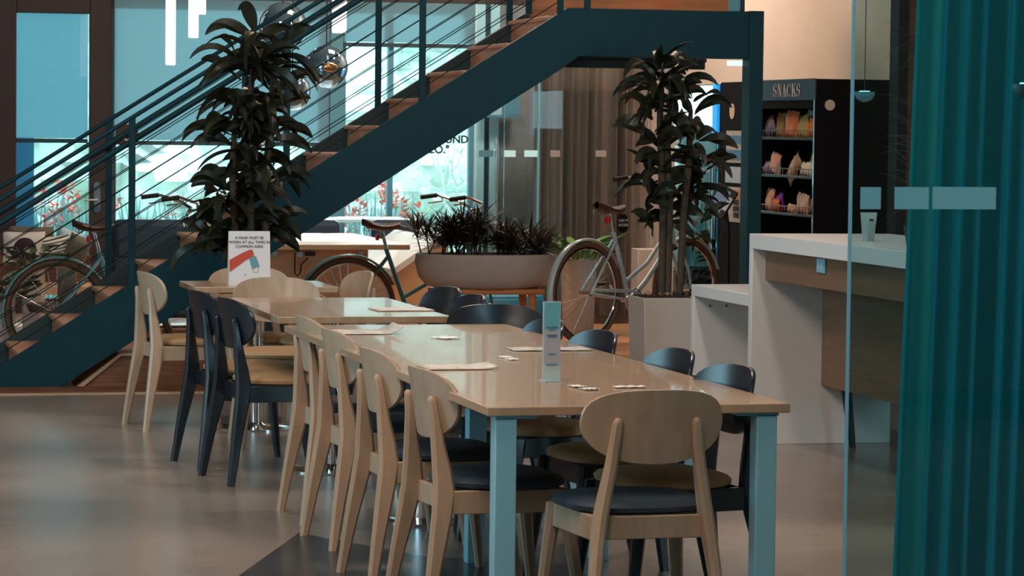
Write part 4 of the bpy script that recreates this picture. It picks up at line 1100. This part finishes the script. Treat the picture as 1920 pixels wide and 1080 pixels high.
# left lounge seat with cushions
YS = 21.2
xa, xb = PY(-10, 500, YS).x, PY(185, 500, YS).x; zse = .42
t = thing('wood_bench', 'pale wooden bench at far left behind the left bicycle', 'bench', ((xa+xb)/2, YS+.3, 0))
MB().box((xa, YS, .36), (xb, YS+.6, zse)).out('seat', 'pale_wood', t, True, bevel=.005)
MB().box((xa, YS, 0), (xa+.05, YS+.6, .36)).box((xb-.05, YS, 0), (xb, YS+.6, .36)).out('side', 'pale_wood', t, True, bevel=.005)
MB().box((xa, YS+.56, zse), (xb, YS+.6, .62)).out('backrest', 'timber_dark', t, True, bevel=.005)
def cushion(px, py, wpx, hpx, Y, m, label, tilt=0, ring=None):
    c_ = PY(px, py, Y); w_ = wpx*Y/5600/2; h_ = hpx*Y/5600/2
    b = MB()
    for sg in (-1, 1):
        def fn(u, v):
            x_ = (2*u-1); z_ = (2*v-1); th = .07*((1-x_**4)*(1-z_**4))**.6
            return Vector((x_*w_*(1-.06*(1-abs(z_))), sg*th, z_*h_*(1-.06*(1-abs(x_)))))
        b.grid(fn, 14, 14)
    bmesh.ops.remove_doubles(b.b, verts=b.b.verts, dist=.0005)
    o = b.out('cushion', m); o.location = c_; o.rotation_euler = (.12, tilt, 0)
    tag(o, label, 'cushion', 'cushions on the wooden bench'); return o
def striped():
    m = mat('stripes', (.8, .77, .7), .9); nt = m.node_tree; tc = nt.nodes.new('ShaderNodeTexCoord'); mp = nt.nodes.new('ShaderNodeMapping'); mp.inputs['Rotation'].default_value = (0, .1, 0)
    wv = nt.nodes.new('ShaderNodeTexWave'); wv.bands_direction = 'Z'; wv.inputs['Scale'].default_value = 14; wv.inputs['Distortion'].default_value = 1.2; wv.inputs['Detail'].default_value = 0; wv.inputs['Detail Scale'].default_value = .3
    cr_ = nt.nodes.new('ShaderNodeValToRGB'); cr_.color_ramp.elements[0].position = .22; cr_.color_ramp.elements[0].color = (.02, .018, .018, 1); cr_.color_ramp.elements[1].position = .30; cr_.color_ramp.elements[1].color = (.82, .77, .68, 1)
    nt.links.new(tc.outputs['Object'], mp.inputs[0]); nt.links.new(mp.outputs[0], wv.inputs[0]); nt.links.new(wv.outputs[0], cr_.inputs[0]); nt.links.new(cr_.outputs[0], nt.nodes['Principled BSDF'].inputs['Base Color'])
striped()
cs = cushion(45, 465, 78, 62, YS+.22, 'cushion_white', 'white cushion with a dark round centre at left end of bench')
MB().ball((0, -.062, 0), .085, 20, (1, .25, 1)).out('dark_centre', 'plum', cs)
cushion(58, 450, 84, 52, YS+.42, 'cushion_grey', 'grey cushion at the back behind the round patterned cushion', .02)
cushion(103, 464, 56, 44, YS+.22, 'stripes', 'cream cushion with thin black stripes', -.12)
cushion(126, 456, 50, 54, YS+.42, 'cushion_ice', 'pale ice blue cushion behind the striped cushion', .35)
cushion(145, 468, 44, 54, YS+.14, 'cushion_grey', 'olive grey cushion at right end of bench beside the bicycle saddle', .38)
t = thing('lounge_chair', 'olive grey shell chair seen through the left bicycle wheel', 'chair', (PY(105, 560, 20.2).x, 20.2, 0))
b = MB(); cc = PY(105, 560, 20.2)
b.lathe([(.001, 0), (.18, .005), (.20, .05), (.19, .06), (.001, .04)], (cc.x, 20.2, .30), 28); b.out('seat', 'cushion_grey', t, True)
q = PY(128, 520, 20.2)
MB().box((q.x-.06, 20.3, .36), (q.x+.07, 20.34, .62)).out('backrest', 'cushion_grey', t, True, bevel=.02)
MB().lathe([(.14, 0), (.14, .01), (.02, .02), (.02, .30)], (cc.x, 20.2, 0), 20).out('pedestal', 'chrome', t, True)
